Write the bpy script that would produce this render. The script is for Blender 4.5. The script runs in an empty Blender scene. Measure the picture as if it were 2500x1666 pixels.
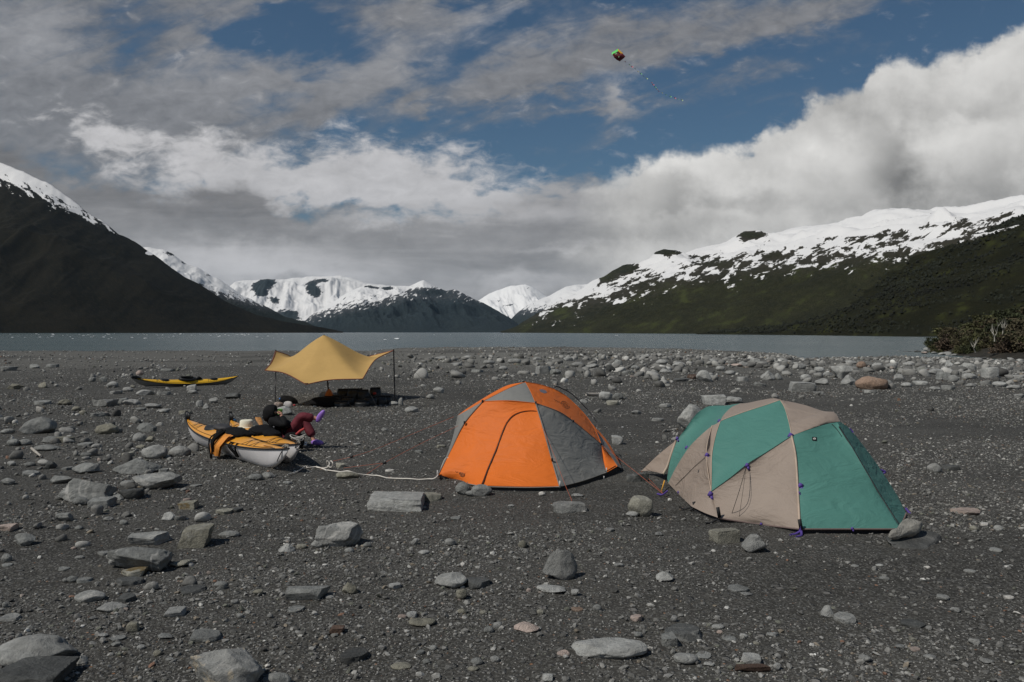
import bpy, bmesh, math, random
import numpy as np
from mathutils import Vector, Matrix, Euler
from mathutils.bvhtree import BVHTree
import mathutils.geometry

# ------------------------------------------------------------------ camera
H, F, HZ, CX = 2.0, 1890.0, 811.5, 1250.0      # eye height, focal length and horizon row of the 2500 px wide photograph
scene = bpy.context.scene
cam_d = bpy.data.cameras.new('camera')
cam_d.sensor_width = 36.0
cam_d.lens = F / 2500.0 * 36.0
cam_d.clip_start = 0.05
cam_d.clip_end = 120000.0
cam = bpy.data.objects.new('camera', cam_d)
scene.collection.objects.link(cam)
cam.location = (0, 0, H)
cam.rotation_euler = (math.radians(90) - math.atan((833 - HZ) / F), 0, 0)
scene.camera = cam

# ------------------------------------------------------------------ light
SUN_EL, SUN_AZ = 50.0, 238.0     # elevation, compass bearing (0 = +Y, clockwise) of the sun
saz, sel = math.radians(SUN_AZ), math.radians(SUN_EL)
sun_dir = Vector((math.sin(saz) * math.cos(sel), math.cos(saz) * math.cos(sel), math.sin(sel)))
sun_d = bpy.data.lights.new('sun', 'SUN')
sun_d.energy = 3.2
sun_d.angle = math.radians(0.53)
sun_d.color = (1.0, 0.955, 0.885)
sun = bpy.data.objects.new('sun', sun_d)
scene.collection.objects.link(sun)
sun.rotation_euler = sun_dir.to_track_quat('Z', 'Y').to_euler()

scene.view_settings.view_transform = 'Standard'
scene.view_settings.look = 'None'
scene.view_settings.exposure = 0.0
scene.view_settings.gamma = 1.0
scene.cycles.use_denoising = True
scene.cycles.max_bounces = 5
scene.cycles.diffuse_bounces = 2
scene.cycles.glossy_bounces = 2
scene.cycles.transparent_max_bounces = 8
scene.cycles.volume_bounces = 0


class S:
    """A float socket with arithmetic, so node maths can be written as expressions."""
    def __init__(s, nt, v):
        s.nt, s.v = nt, v

    def _m(s, op, *a):
        n = s.nt.nodes.new('ShaderNodeMath')
        n.operation = op
        for i, x in enumerate((s,) + a):
            x = x.v if isinstance(x, S) else x
            if isinstance(x, (int, float)):
                n.inputs[i].default_value = x
            else:
                s.nt.links.new(x, n.inputs[i])
        return S(s.nt, n.outputs[0])

    def __add__(s, o): return s._m('ADD', o)
    def __radd__(s, o): return s._m('ADD', o)
    def __sub__(s, o): return s._m('SUBTRACT', o)
    def __rsub__(s, o): return S(s.nt, o)._m('SUBTRACT', s)
    def __mul__(s, o): return s._m('MULTIPLY', o)
    def __rmul__(s, o): return s._m('MULTIPLY', o)
    def __truediv__(s, o): return s._m('DIVIDE', o)
    def mx(s, o): return s._m('MAXIMUM', o)
    def mn(s, o): return s._m('MINIMUM', o)
    def pw(s, o): return s._m('POWER', o)
    def ab(s): return s._m('ABSOLUTE')
    def ex(s): return s._m('EXPONENT')

    def step(s, a, b):
        n = s.nt.nodes.new('ShaderNodeMapRange')
        n.interpolation_type = 'SMOOTHSTEP'
        s.nt.links.new(s.v, n.inputs['Value'])
        n.inputs['From Min'].default_value = a
        n.inputs['From Max'].default_value = b
        return S(s.nt, n.outputs[0])


def n_vec(nt, x, y, z=0.0):
    n = nt.nodes.new('ShaderNodeCombineXYZ')
    for i, q in enumerate((x, y, z)):
        q = q.v if isinstance(q, S) else q
        if isinstance(q, (int, float)):
            n.inputs[i].default_value = q
        else:
            nt.links.new(q, n.inputs[i])
    return n.outputs[0]


def n_noise(nt, vec, scale=1.0, detail=6.0, rough=0.55, dist=0.0, out='Fac', lac=2.0):
    n = nt.nodes.new('ShaderNodeTexNoise')
    n.inputs['Scale'].default_value = scale
    n.inputs['Detail'].default_value = detail
    n.inputs['Roughness'].default_value = rough
    n.inputs['Distortion'].default_value = dist
    n.inputs['Lacunarity'].default_value = lac
    if vec is not None:
        nt.links.new(vec, n.inputs['Vector'])
    return S(nt, n.outputs[out]) if out == 'Fac' else n.outputs[out]


def n_mix(nt, fac, a, b, blend='MIX'):
    n = nt.nodes.new('ShaderNodeMix')
    n.data_type = 'RGBA'
    n.blend_type = blend
    for sock, q in ((n.inputs[0], fac), (n.inputs[6], a), (n.inputs[7], b)):
        q = q.v if isinstance(q, S) else q
        if isinstance(q, (int, float)):
            sock.default_value = q if sock.type == 'VALUE' else (q, q, q, 1)
        elif isinstance(q, tuple):
            sock.default_value = (*q[:3], 1)
        else:
            nt.links.new(q, sock)
    return n.outputs[2]


def n_curve(nt, x, pts, x0, x1, y0, y1):
    """Piecewise curve y(x) through pts; x in [x0,x1], y in [y0,y1]."""
    n = nt.nodes.new('ShaderNodeFloatCurve')
    c = n.mapping.curves[0]
    P = [((a - x0) / (x1 - x0), (b - y0) / (y1 - y0)) for a, b in pts]
    c.points[0].location = P[0]
    c.points[1].location = P[-1]
    for p in P[1:-1]:
        c.points.new(*p)
    n.mapping.update()
    xs = (x - x0) / (x1 - x0)
    nt.links.new(xs.v, n.inputs['Value'])
    return S(nt, n.outputs[0]) * (y1 - y0) + y0


# ------------------------------------------------------------------ sky
world = bpy.data.worlds.new('World')
scene.world = world
world.use_nodes = True
world.cycles.sampling_method = 'MANUAL'
world.cycles.sample_map_resolution = 512
nt = world.node_tree
nt.nodes.clear()
w_out = nt.nodes.new('ShaderNodeOutputWorld')
bg = nt.nodes.new('ShaderNodeBackground')
SKY_K = 0.07
bg.inputs['Strength'].default_value = SKY_K
nt.links.new(bg.outputs[0], w_out.inputs['Surface'])
sky = nt.nodes.new('ShaderNodeTexSky')
sky.sky_type = 'NISHITA'
sky.sun_disc = False
sky.sun_elevation = sel
sky.sun_rotation = saz
sky.air_density = 1.0
sky.dust_density = 0.6
sky.ozone_density = 1.6
tc = nt.nodes.new('ShaderNodeTexCoord')
sep = nt.nodes.new('ShaderNodeSeparateXYZ')
nt.links.new(tc.outputs['Generated'], sep.inputs[0])
dx, dy, dz = (S(nt, sep.outputs[i]) for i in range(3))
yy = dy.ab().mx(0.12)
# sky chart: u to the right, v downwards, in hundredths of the field used for the cloud layout
U = (dx / yy) * 18.9 + 12.5
V = dz.ab() / yy * (-18.9) + 8.115
wv = n_vec(nt, U * 0.55, V * 0.95)
w1 = n_noise(nt, wv, 1.0, 9, 0.58, 0.3)
wv2 = n_vec(nt, U * 0.5 + 31.0, V * 0.9 + 17.0)
w2 = n_noise(nt, wv2, 1.0, 9, 0.58, 0.3)
# streak noise, drawn out along the wind
su = U * 0.93 - V * 0.36
sv = U * 0.36 + V * 0.93
st = n_noise(nt, n_vec(nt, su * 0.30, sv * 1.3), 1.0, 10, 0.6, 0.6)
fi = n_noise(nt, n_vec(nt, U * 1.7 + 7.0, V * 3.2), 1.0, 8, 0.62, 0.4)
Uw = U + (w1 - 0.5) * 3.2
Vw = V + (w2 - 0.5) * 2.0


def blob(cx, cy, rx, ry, rot=0.0, w=1.0, u=None, v=None):
    """Soft elliptical patch; px units of the chart, rot in degrees (positive rises to the right)."""
    u, v = u or Uw, v or Vw
    c, s = math.cos(math.radians(rot)), math.sin(math.radians(rot))
    du, dv = u - cx / 100, v - cy / 100
    a = (du * c - dv * s) / (rx / 100)
    b = (du * s + dv * c) / (ry / 100)
    return ((a * a + b * b) * -1.0).ex() * w


def total(lst, u=None, v=None):
    r = None
    for q in lst:
        b = blob(*q, u=u, v=v)
        r = b if r is None else r + b
    return r


col = sky.outputs[0]
tint = nt.nodes.new('ShaderNodeMix'); tint.data_type = 'RGBA'; tint.blend_type = 'MULTIPLY'
tint.inputs[0].default_value = 1.0
nt.links.new(col, tint.inputs[6])
tint.inputs[7].default_value = (0.47, 0.61, 0.67, 1)
col = tint.outputs[2]


def cl(b, r=1.0, g=0.99, bl=0.985):
    """Grey cloud colour of display value b, corrected for the background strength."""
    n = nt.nodes.new('ShaderNodeCombineColor')
    for i, k in enumerate((r, g, bl)):
        nt.links.new((b * (k / SKY_K)).v, n.inputs[i])
    return n.outputs[0]


# high broken layer, upper left and diagonal bands
m1 = total([(60, 120, 620, 420, 0, 1.02), (430, 300, 420, 150, 0, 0.70), (880, 190, 330, 62, 10, 1.05), (1050, 30, 260, 60, 12, 0.9),
            (620, 20, 260, 45, 0, 0.55), (1500, 120, 420, 62, 15, 1.0), (1950, 40, 330, 50, 14, 0.85), (1300, 215, 190, 38, 14, 0.7),
            (1850, 190, 230, 24, 12, 0.45), (770, 275, 70, 46, 20, 0.85), (1010, 250, 95, 20, 32, 0.65), (1500, 285, 55, 42, -20, 0.75),
            (1420, 268, 180, 16, 6, 0.6), (1850, 250, 130, 24, 8, 0.3), (1500, 235, 40, 26, 0, 0.7), (1250, 105, 120, 60, 0, 0.3),
            (700, 78, 190, 56, -8, -1.15), (715, 75, 26, 30, 20, 0.5), (250, 130, 120, 40, 10, -0.35), (420, 200, 120, 30, 5, -0.25), (560, 115, 70, 30, 0, -0.8), (330, 80, 90, 90, 0, -0.3), (740, 178, 110, 18, 0, -0.35),
            (1120, 150, 130, 42, 20, -0.7), (700, 245, 150, 26, 4, -0.7), (960, 300, 200, 40, 20, -0.3),
            (1290, 60, 40, 30, 0, -0.5), (1130, 15, 50, 20, 0, -0.6), (2350, 60, 160, 80, 0, -0.5)])
a1 = (m1 + (st - 0.5) * 1.9 + (fi - 0.5) * 0.8).step(0.0, 1.15)
b1 = 0.215 + (fi - 0.5) * 0.22 + (st - 0.5) * 0.10 + total([(110, 90, 150, 60, 0, 0.09), (480, 200, 200, 70, 0, 0.06), (950, 160, 250, 50, 12, 0.06), (300, 100, 130, 80, 0, -0.09),
                                     (1300, 40, 400, 60, 10, 0.04), (1520, 215, 60, 40, 0, 0.16), (1500, 290, 60, 40, 0, 0.07), (1230, 40, 80, 50, 0, 0.14)])
col = n_mix(nt, a1 * 0.92, col, cl(b1, 0.985, 0.99, 1.03))
# white veil
m2 = total([(760, 480, 420, 40, -3, 0.8), (620, 415, 330, 58, -4, 1.1), (1010, 430, 270, 72, -6, 1.25), (1180, 500, 200, 40, 0, 0.6), (330, 345, 170, 45, -20, 0.55), (200, 310, 80, 16, -20, 0.6),
            (470, 345, 120, 40, 0, 0.3), (700, 395, 40, 22, 0, -0.6), (1120, 430, 60, 18, 0, -0.5), (1180, 470, 80, 22, 10, -0.6)])
a2 = (m2 + (w1 - 0.5) * 1.2 + (fi - 0.5) * 1.5).step(0.15, 1.05)
b2 = 0.53 + (fi - 0.5) * 0.30 + (w2 - 0.5) * 0.25
col = n_mix(nt, a2 * 0.95, col, cl(b2, 1.0, 0.985, 1.0))
# grey stratus low down
e3 = n_curve(nt, Uw * 0.6 + U * 0.4, [(-30, 2.0), (-3, 2.6), (0, 3.5), (2.5, 4.45), (4.5, 4.62), (6.2, 4.5), (7.0, 5.05), (9.0, 5.2), (11.5, 5.15), (13, 4.7), (15, 4.3), (20, 4.0), (60, 3.0)], -30, 60, 0, 8)
a3 = (V * 0.7 + Vw * 0.3 - e3 + (fi - 0.5) * 0.9 + (w2 - 0.5) * 0.9).step(-0.25, 0.35)
st2 = n_noise(nt, n_vec(nt, U * 0.22, V * 1.7 + 5), 1.0, 9, 0.58, 0.5)
b3 = 0.245 + (st2 - 0.5) * 0.30 + (fi - 0.5) * 0.10 + (V - 5.6) * 0.028 + total([(700, 675, 300, 34, 0, 0.22), (1230, 700, 130, 30, 0, 0.16), (520, 620, 190, 42, 0, 0.17), (780, 630, 280, 45, 0, 0.16), (950, 543, 170, 15, 2, 0.2), (1190, 515, 200, 30, 0, 0.14), (1080, 640, 260, 30, -5, -0.05),
                                     (1120, 690, 200, 26, -8, -0.09), (1380, 600, 140, 14, 3, 0.14), (330, 500, 400, 40, 0, -0.03), (1400, 500, 200, 60, 0, 0.09), (50, 500, 150, 200, 0, -0.03), (1300, 700, 300, 30, 0, 0.12)])
col = n_mix(nt, a3 * 0.97, col, cl(b3.mx(0.12), 1.0, 0.985, 1.0))
# cumulus bank on the right
bw1 = n_noise(nt, n_vec(nt, U * 0.9 + 3, V * 1.0 + 9), 1.0, 12, 0.60, 0.0)
bw2 = n_noise(nt, n_vec(nt, U * 0.9 + 53, V * 1.0 + 29), 1.0, 12, 0.60, 0.0)
Uc = U + (bw1 - 0.5) * 1.6
Vc = V + (bw2 - 0.5) * 1.5
e4 = n_curve(nt, Uc, [(-30, 7.9), (12, 7.6), (13.6, 5.6), (14.6, 4.3), (15.4, 4.05), (15.9, 3.75), (17, 3.6), (17.9, 3.7), (18.3, 3.3), (19.2, 2.95), (20.0, 2.35), (20.8, 2.2), (21.4, 1.65), (22.6, 1.35), (23.5, 1.2), (24.2, 0.85), (25, 0.62), (28, 0.1), (60, 0.2)], -30, 60, 0, 8)
d4 = Vc - e4
a4 = d4.step(-0.08, 0.30) * Uc.step(13.4, 15.8)
b4 = 0.57 + (bw1 - 0.5) * 0.45 + (bw2 - 0.5) * 0.25 + (0.06 - (d4 - 0.25).ab() * 0.03) + total([
    (2060, 265, 115, 62, -10, -0.17), (1650, 462, 75, 38, 0, -0.17), (2190, 440, 95, 60, -20, -0.29), (2180, 350, 50, 70, 0, -0.15),
    (1720, 500, 400, 24, 0, -0.13), (2380, 480, 180, 50, 0, -0.13), (2380, 170, 90, 30, 20, 0.08), (2350, 330, 130, 60, 0, 0.10),
    (2070, 400, 95, 42, 0, 0.13), (1660, 400, 90, 30, 0, 0.12), (1830, 450, 90, 35, 0, 0.08), (2000, 540, 400, 26, 0, -0.05), (2330, 270, 100, 24, 0, -0.08),
    (1650, 560, 200, 30, 0, -0.12), (1800, 540, 60, 18, 0, 0.1), (2450, 420, 60, 50, 0, -0.1)], u=Uc, v=Vc)
col = n_mix(nt, a4, col, cl(b4.mx(0.15).mn(0.80), 1.0, 0.985, 0.955))
nt.links.new(col, bg.inputs['Color'])

# ------------------------------------------------------------------ helpers
def px_at(px, py, Y):
    """World point on the line of sight of photograph pixel (px, py) at distance Y."""
    return Vector(((px - CX) / F * Y, Y, H - (py - HZ) * Y / F))


def _hash(i, j, k, seed):
    n = (i * 374761393 + j * 668265263 + k * 2147483647 + seed * 1274126177) & 0xFFFFFFFF
    n = ((n ^ (n >> 13)) * 1274126177) & 0xFFFFFFFF
    n = n ^ (n >> 16)
    return (n & 0xFFFF) / 65535.0


def vnoise(x, y, z=0.0, seed=0):
    x, y, z = np.broadcast_arrays(np.asarray(x, float), np.asarray(y, float), np.asarray(z, float))
    i, j, k = np.floor(x).astype(np.int64), np.floor(y).astype(np.int64), np.floor(z).astype(np.int64)
    fx, fy, fz = x - i, y - j, z - k
    fx, fy, fz = (t * t * (3 - 2 * t) for t in (fx, fy, fz))
    r = 0
    for a in (0, 1):
        for b in (0, 1):
            for c in (0, 1):
                r = r + _hash(i + a, j + b, k + c, seed) * (fx if a else 1 - fx) * (fy if b else 1 - fy) * (fz if c else 1 - fz)
    return r


def fbm(x, y, z=0.0, octs=4, seed=0, gain=0.5, ridged=False):
    a, s, t = 1.0, 0.0, 0.0
    x, y, z = np.asarray(x, float), np.asarray(y, float), np.asarray(z, float)
    for o in range(octs):
        f = 2.03 ** o
        n = vnoise(x * f + 13.7 * o, y * f + 7.1 * o, z * f, seed + o)
        if ridged:
            n = 1 - abs(2 * n - 1)
        s = s + a * n
        t += a
        a *= gain
    return s / t


def mesh_np(name, V, Fc, smooth=True):
    """Mesh from arrays; Fc is an (n,3) or (n,4) array or a list of lists."""
    me = bpy.data.meshes.new(name)
    if isinstance(Fc, np.ndarray):
        n, k = Fc.shape
        me.vertices.add(len(V))
        me.vertices.foreach_set('co', np.asarray(V, np.float32).ravel())
        me.loops.add(n * k)
        me.loops.foreach_set('vertex_index', Fc.astype(np.int32).ravel())
        me.polygons.add(n)
        me.polygons.foreach_set('loop_start', np.arange(n, dtype=np.int32) * k)
        me.polygons.foreach_set('use_smooth', np.full(n, smooth))
        me.update(calc_edges=True)
    else:
        me.from_pydata([tuple(v) for v in V], [], [list(f) for f in Fc])
        me.polygons.foreach_set('use_smooth', np.full(len(me.polygons), smooth))
        me.update()
    return me


def grid_faces(nu, nv, wrap=False):
    i, j = np.meshgrid(np.arange(nu - 1), np.arange(nv - (0 if wrap else 1)), indexing='ij')
    j2 = (j + 1) % nv
    return np.stack([i * nv + j, (i + 1) * nv + j, (i + 1) * nv + j2, i * nv + j2], -1).reshape(-1, 4)


col0 = scene.collection


def obj(name, me, mat=None, parent=None, label=None, cat=None, group=None, kind=None, loc=None):
    o = bpy.data.objects.new(name, me)
    col0.objects.link(o)
    if mat is not None and me is not None:
        me.materials.clear()
        me.materials.append(mat)
    if parent is not None:
        o.parent = parent
        if parent.type == 'EMPTY' or True:
            o.matrix_parent_inverse = parent.matrix_basis.inverted()
    if loc is not None:
        o.location = loc
    tag(o, label, cat, group, kind)
    return o


def tag(o, label=None, cat=None, group=None, kind=None):
    if label: o['label'] = label
    if cat: o['category'] = cat
    if group: o['group'] = group
    if kind: o['kind'] = kind
    return o


def empty(name, loc, label=None, cat=None, group=None):
    o = bpy.data.objects.new(name, None)
    o.empty_display_size = 0.2
    col0.objects.link(o)
    o.location = loc
    return tag(o, label, cat, group)


def spline(pts, n=12):
    """Catmull-Rom through pts, n segments per span (total), returned evenly spaced by span."""
    P = [np.array(p, float) for p in pts]
    P = [2 * P[0] - P[1]] + P + [2 * P[-1] - P[-2]]
    out = []
    spans = len(P) - 3
    for q in range(n + 1):
        t = q / n * spans
        i = min(int(t), spans - 1)
        f = t - i
        a, b, c, d = P[i:i + 4]
        out.append(0.5 * ((2 * b) + (c - a) * f + (2 * a - 5 * b + 4 * c - d) * f * f + (3 * b - 3 * c + d - a) * f ** 3))
    return np.array(out)


def tube(pts, r, sides=6, caps=True):
    """Vertices and faces of a tube along pts; r a number or one per point."""
    pts = np.array([tuple(p) for p in pts], float)
    n = len(pts)
    r = np.full(n, r) if np.isscalar(r) else np.array(r)
    T = np.gradient(pts, axis=0)
    T /= np.linalg.norm(T, axis=1)[:, None] + 1e-9
    up = np.array([0, 0, 1.0]) if abs(T[0][2]) < 0.9 else np.array([1.0, 0, 0])
    V = []
    N = np.cross(T[0], up)
    for i in range(n):
        N = N - T[i] * np.dot(N, T[i])
        N /= np.linalg.norm(N) + 1e-9
        B = np.cross(T[i], N)
        for k in range(sides):
            a = 2 * math.pi * k / sides
            V.append(pts[i] + r[i] * (math.cos(a) * N + math.sin(a) * B))
    Fc = [list(f) for f in grid_faces(n, sides, True)]
    if caps:
        Fc.append(list(range(sides))[::-1])
        Fc.append([(n - 1) * sides + k for k in range(sides)])
    return V, Fc


class MB:
    """Collects pieces and builds them as one mesh."""
    def __init__(s): s.V, s.F = [], []

    def add(s, V, Fc):
        b = len(s.V)
        s.V += [tuple(v) for v in V]
        s.F += [[b + int(i) for i in f] for f in Fc]
        return s

    def tube(s, pts, r, sides=6): return s.add(*tube(pts, r, sides))

    def box(s, c, size, M=None, taper=1.0, bev=0.0):
        bm = bmesh.new()
        bmesh.ops.create_cube(bm, size=1)
        for v in bm.verts:
            k = taper if v.co.z > 0 else 1
            v.co = Vector((v.co.x * size[0] * k, v.co.y * size[1] * k, v.co.z * size[2]))
        if bev:
            bmesh.ops.bevel(bm, geom=bm.edges[:], offset=bev, segments=2, affect='EDGES')
        V = [(M @ v.co if M else v.co) + Vector(c) for v in bm.verts]
        Fc = [[v.index for v in f.verts] for f in bm.faces]
        bm.free()
        return s.add(V, Fc)

    def build(s, name, mat, parent=None, smooth=True, **kw):
        return obj(name, mesh_np(name, s.V, s.F, smooth), mat, parent, **kw)


# ------------------------------------------------------------------ materials
MATS = {}


def mat(name, color=(0.5, 0.5, 0.5), rough=0.7, metal=0.0, var=0.12, vscale=6.0, bump=0.0, bscale=20.0, bdist=0.01, spec=0.4, trans=0.0, sheen=0.0):
    """Principled material with a gentle procedural variation of colour and a noise bump."""
    if name in MATS:
        return MATS[name]
    m = bpy.data.materials.new(name)
    m.use_nodes = True
    t = m.node_tree
    p = t.nodes['Principled BSDF']
    tcn = t.nodes.new('ShaderNodeTexCoord')
    v = n_noise(t, tcn.outputs['Object'], vscale, 4, 0.6)
    dark = tuple(c * (1 - var) for c in color)
    lite = tuple(min(1, c * (1 + var)) for c in color)
    t.links.new(n_mix(t, v.step(0.3, 0.7), dark, lite), p.inputs['Base Color'])
    p.inputs['Roughness'].default_value = rough
    p.inputs['Metallic'].default_value = metal
    p.inputs['Specular IOR Level'].default_value = spec
    if bump:
        b = t.nodes.new('ShaderNodeBump')
        b.inputs['Strength'].default_value = bump
        b.inputs['Distance'].default_value = bdist
        t.links.new(n_noise(t, tcn.outputs['Object'], bscale, 5, 0.6).v, b.inputs['Height'])
        t.links.new(b.outputs[0], p.inputs['Normal'])
    if trans:
        tr = t.nodes.new('ShaderNodeBsdfTranslucent')
        tr.inputs[0].default_value = (*color, 1)
        mx = t.nodes.new('ShaderNodeMixShader')
        mx.inputs[0].default_value = trans
        t.links.new(p.outputs[0], mx.inputs[1])
        t.links.new(tr.outputs[0], mx.inputs[2])
        t.links.new(mx.outputs[0], t.nodes['Material Output'].inputs['Surface'])
    MATS[name] = m
    return m


def fabric(name, color, trans=0.12, wr=0.5):
    """Coated ripstop: creases pulled along the cloth, faint weave."""
    m = mat(name, color, rough=0.62, var=0.035, vscale=2.5, spec=0.25, trans=trans)
    t = m.node_tree
    p = t.nodes['Principled BSDF']
    tcn = t.nodes.new('ShaderNodeTexCoord')
    mp = t.nodes.new('ShaderNodeMapping')
    mp.inputs['Scale'].default_value = (1.0, 1.0, 2.6)
    mp.inputs['Rotation'].default_value = (0.3, 0.5, 0.4)
    t.links.new(tcn.outputs['Object'], mp.inputs[0])
    a = n_noise(t, mp.outputs[0], 2.6, 4, 0.55, 0.8)
    c = n_noise(t, tcn.outputs['Object'], 260, 2, 0.5)
    hgt = (a - 0.5).ab() * -1.0 + c * 0.012
    b = t.nodes.new('ShaderNodeBump')
    b.inputs['Strength'].default_value = wr
    b.inputs['Distance'].default_value = 0.07
    t.links.new(hgt.v, b.inputs['Height'])
    t.links.new(b.outputs[0], p.inputs['Normal'])
    return m


# ------------------------------------------------------------------ terrain
WATER_Z = -1.2
SH_PX = [-3000, 0, 900, 990, 1400, 1500, 1700, 1850, 1915, 1960, 2100, 2200, 2350, 2500, 5000]
SH_ROW = [858, 857, 857, 848, 847, 849, 853, 859, 863, 876, 872, 871, 875, 884, 884]
_row_tab = np.array(SH_ROW, float)


def shore_dist(x, y):
    px = CX + F * x / np.maximum(y, 5)
    row = np.interp(px, SH_PX, _row_tab) + (vnoise(px / 55, px * 0 + 3, seed=5) - 0.5) * 2.2
    return (H - WATER_Z) * F / (row - HZ)


def gz(x, y, fine=False):
    """Height of the gravel beach."""
    x, y = np.asarray(x, float), np.asarray(y, float)
    D = shore_dist(x, y)
    t = np.clip((y - 34) / (D - 34), 0, 3)
    z = WATER_Z * t ** 1.15
    z = z + (fbm(x / 3.1, y / 3.1, octs=3, seed=21) - 0.5) * 0.10 * np.clip(1.4 - t, 0, 1)
    z = z + (fbm(x / 14, y / 14, octs=2, seed=41) - 0.5) * 0.25 * np.clip((y - 26) / 20, 0, 1) * np.clip(1.2 - t, 0, 1)
    # camp ground is trodden flat
    z = z + 0.0
    if fine:
        n = fbm(x / 0.28, y / 0.28, octs=3, seed=61)
        z = z + (n - 0.5) * 0.035 * np.clip(1.5 - y / 30, 0.0, 1)
    return z


def gzf(x, y): return float(gz(x, y))


def ground_pt(px, py):
    """Where the line of sight of a pixel meets the beach."""
    Y = (H - 0.0) * F / (py - HZ)
    for _ in range(25):
        z = gzf((px - CX) / F * Y, Y)
        Y2 = (H - z) * F / (py - HZ)
        Y = Y * 0.5 + Y2 * 0.5
    return Vector(((px - CX) / F * Y, Y, gzf((px - CX) / F * Y, Y)))


def ground_material():
    m = bpy.data.materials.new('gravel_sand')
    m.use_nodes = True
    t = m.node_tree
    p = t.nodes['Principled BSDF']
    tcn = t.nodes.new('ShaderNodeTexCoord')
    O = tcn.outputs['Object']
    big = n_noise(t, O, 0.22, 4, 0.55, 0.4)
    mp = t.nodes.new('ShaderNodeMapping')
    mp.inputs['Rotation'].default_value = (0, 0, math.radians(28))
    mp.inputs['Scale'].default_value = (0.16, 0.9, 1)
    t.links.new(O, mp.inputs[0])
    band = n_noise(t, mp.outputs[0], 1.0, 4, 0.6, 0.3)
    fine = n_noise(t, O, 55, 6, 0.75)
    c = n_mix(t, (big * 0.5 + band * 0.5).step(0.36, 0.62), (0.026, 0.0246, 0.0215), (0.052, 0.0495, 0.0435))
    pl = t.nodes.new('ShaderNodeAttribute'); pl.attribute_name = 'pale'
    c = n_mix(t, S(t, pl.outputs['Fac']) * 0.75, c, (0.185, 0.18, 0.16))
    # grains: cells of gravel a centimetre or two across, each its own grey
    def cells(scale, seed):
        vo = t.nodes.new('ShaderNodeTexVoronoi')
        vo.inputs['Scale'].default_value = scale
        mpp = t.nodes.new('ShaderNodeMapping')
        mpp.inputs['Location'].default_value = (seed, seed * 2.3, 0)
        t.links.new(O, mpp.inputs[0])
        t.links.new(mpp.outputs[0], vo.inputs['Vector'])
        sp = t.nodes.new('ShaderNodeSeparateColor')
        t.links.new(vo.outputs['Color'], sp.inputs[0])
        return S(t, vo.outputs['Distance']), S(t, sp.outputs[0]), S(t, sp.outputs[1])
    d1, r1, g1 = cells(70, 0)
    d2, r2, g2 = cells(27, 3)
    d3, r3, g3 = cells(9, 7)
    dens = (big * 0.5 + band * 0.5).step(0.35, 0.7)
    c = n_mix(t, (r1.step(0.40, 1.0)) * 0.75, c, (0.122, 0.118, 0.106))
    m2 = (1.0 - d2.step(0.28, 0.42)) * (r2 + dens * 0.36).step(0.55, 0.60)
    c = n_mix(t, m2 * 0.9, c, n_mix(t, g2, (0.05, 0.05, 0.048), (0.19, 0.186, 0.175)))
    m3 = (1.0 - d3.step(0.22, 0.34)) * (r3 + dens * 0.2).step(0.86, 0.89)
    c = n_mix(t, m3 * 0.8, c, n_mix(t, g3, (0.07, 0.07, 0.066), (0.21, 0.2, 0.185)))
    spk = (1.0 - d1.step(0.2, 0.3)) * g1.step(0.975, 0.985)
    c = n_mix(t, spk, c, (0.62, 0.60, 0.56))
    rus = (1.0 - d2.step(0.2, 0.34)) * g2.step(0.972, 0.978)
    c = n_mix(t, rus * 0.8, c, (0.24, 0.12, 0.06))
    t.links.new(n_mix(t, 0.55, c, n_mix(t, fine, 0.35, 1.65), 'MULTIPLY'), p.inputs['Base Color'])
    p.inputs['Roughness'].default_value = 0.9
    p.inputs['Specular IOR Level'].default_value = 0.2
    hgt = fine * 0.5 + (1.0 - d1.step(0.0, 0.45)) * 0.5 * r1 + m2 * (1.0 - d2 * 1.6) * 1.6 + m3 * 2.2
    b = t.nodes.new('ShaderNodeBump')
    b.inputs['Strength'].default_value = 0.9
    b.inputs['Distance'].default_value = 0.010
    t.links.new(hgt.v, b.inputs['Height'])
    t.links.new(b.outputs[0], p.inputs['Normal'])
    return m


# beach: rows grow longer with distance, so the near gravel has real relief
ys = np.concatenate([np.linspace(-40, 2.0, 30)[:-1], 2.0 * (250 / 2.0) ** np.linspace(0, 1, 620)])
us = np.sign(np.linspace(-1, 1, 561)) * np.abs(np.linspace(-1, 1, 561)) ** 1.25
YY, UU = np.meshgrid(ys, us, indexing='ij')
XX = UU * (np.maximum(YY, 6) * 1.25 + 6)
ZZ = gz(XX, YY, True)
beach_me = mesh_np('beach', np.stack([XX, YY, ZZ], -1).reshape(-1, 3), grid_faces(len(ys), len(us))[:, ::-1])
_px = CX + F * XX / np.maximum(YY, 3); _py = HZ + F * H / np.maximum(YY, 3)
pale = np.clip((YY - 30) / 22, 0, 1) * (0.55 + 0.45 * np.clip((_px - 700) / 500, 0, 1)) * np.clip((fbm(XX / 9, YY / 9, octs=3, seed=77) - .28) * 4, 0.2, 1)
pa = beach_me.attributes.new('pale', 'FLOAT', 'POINT')
pa.data.foreach_set('value', pale.ravel().astype(np.float32))
obj('beach', beach_me, ground_material(), label='dark gravel and sand beach running down to the water', kind='structure')


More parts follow.
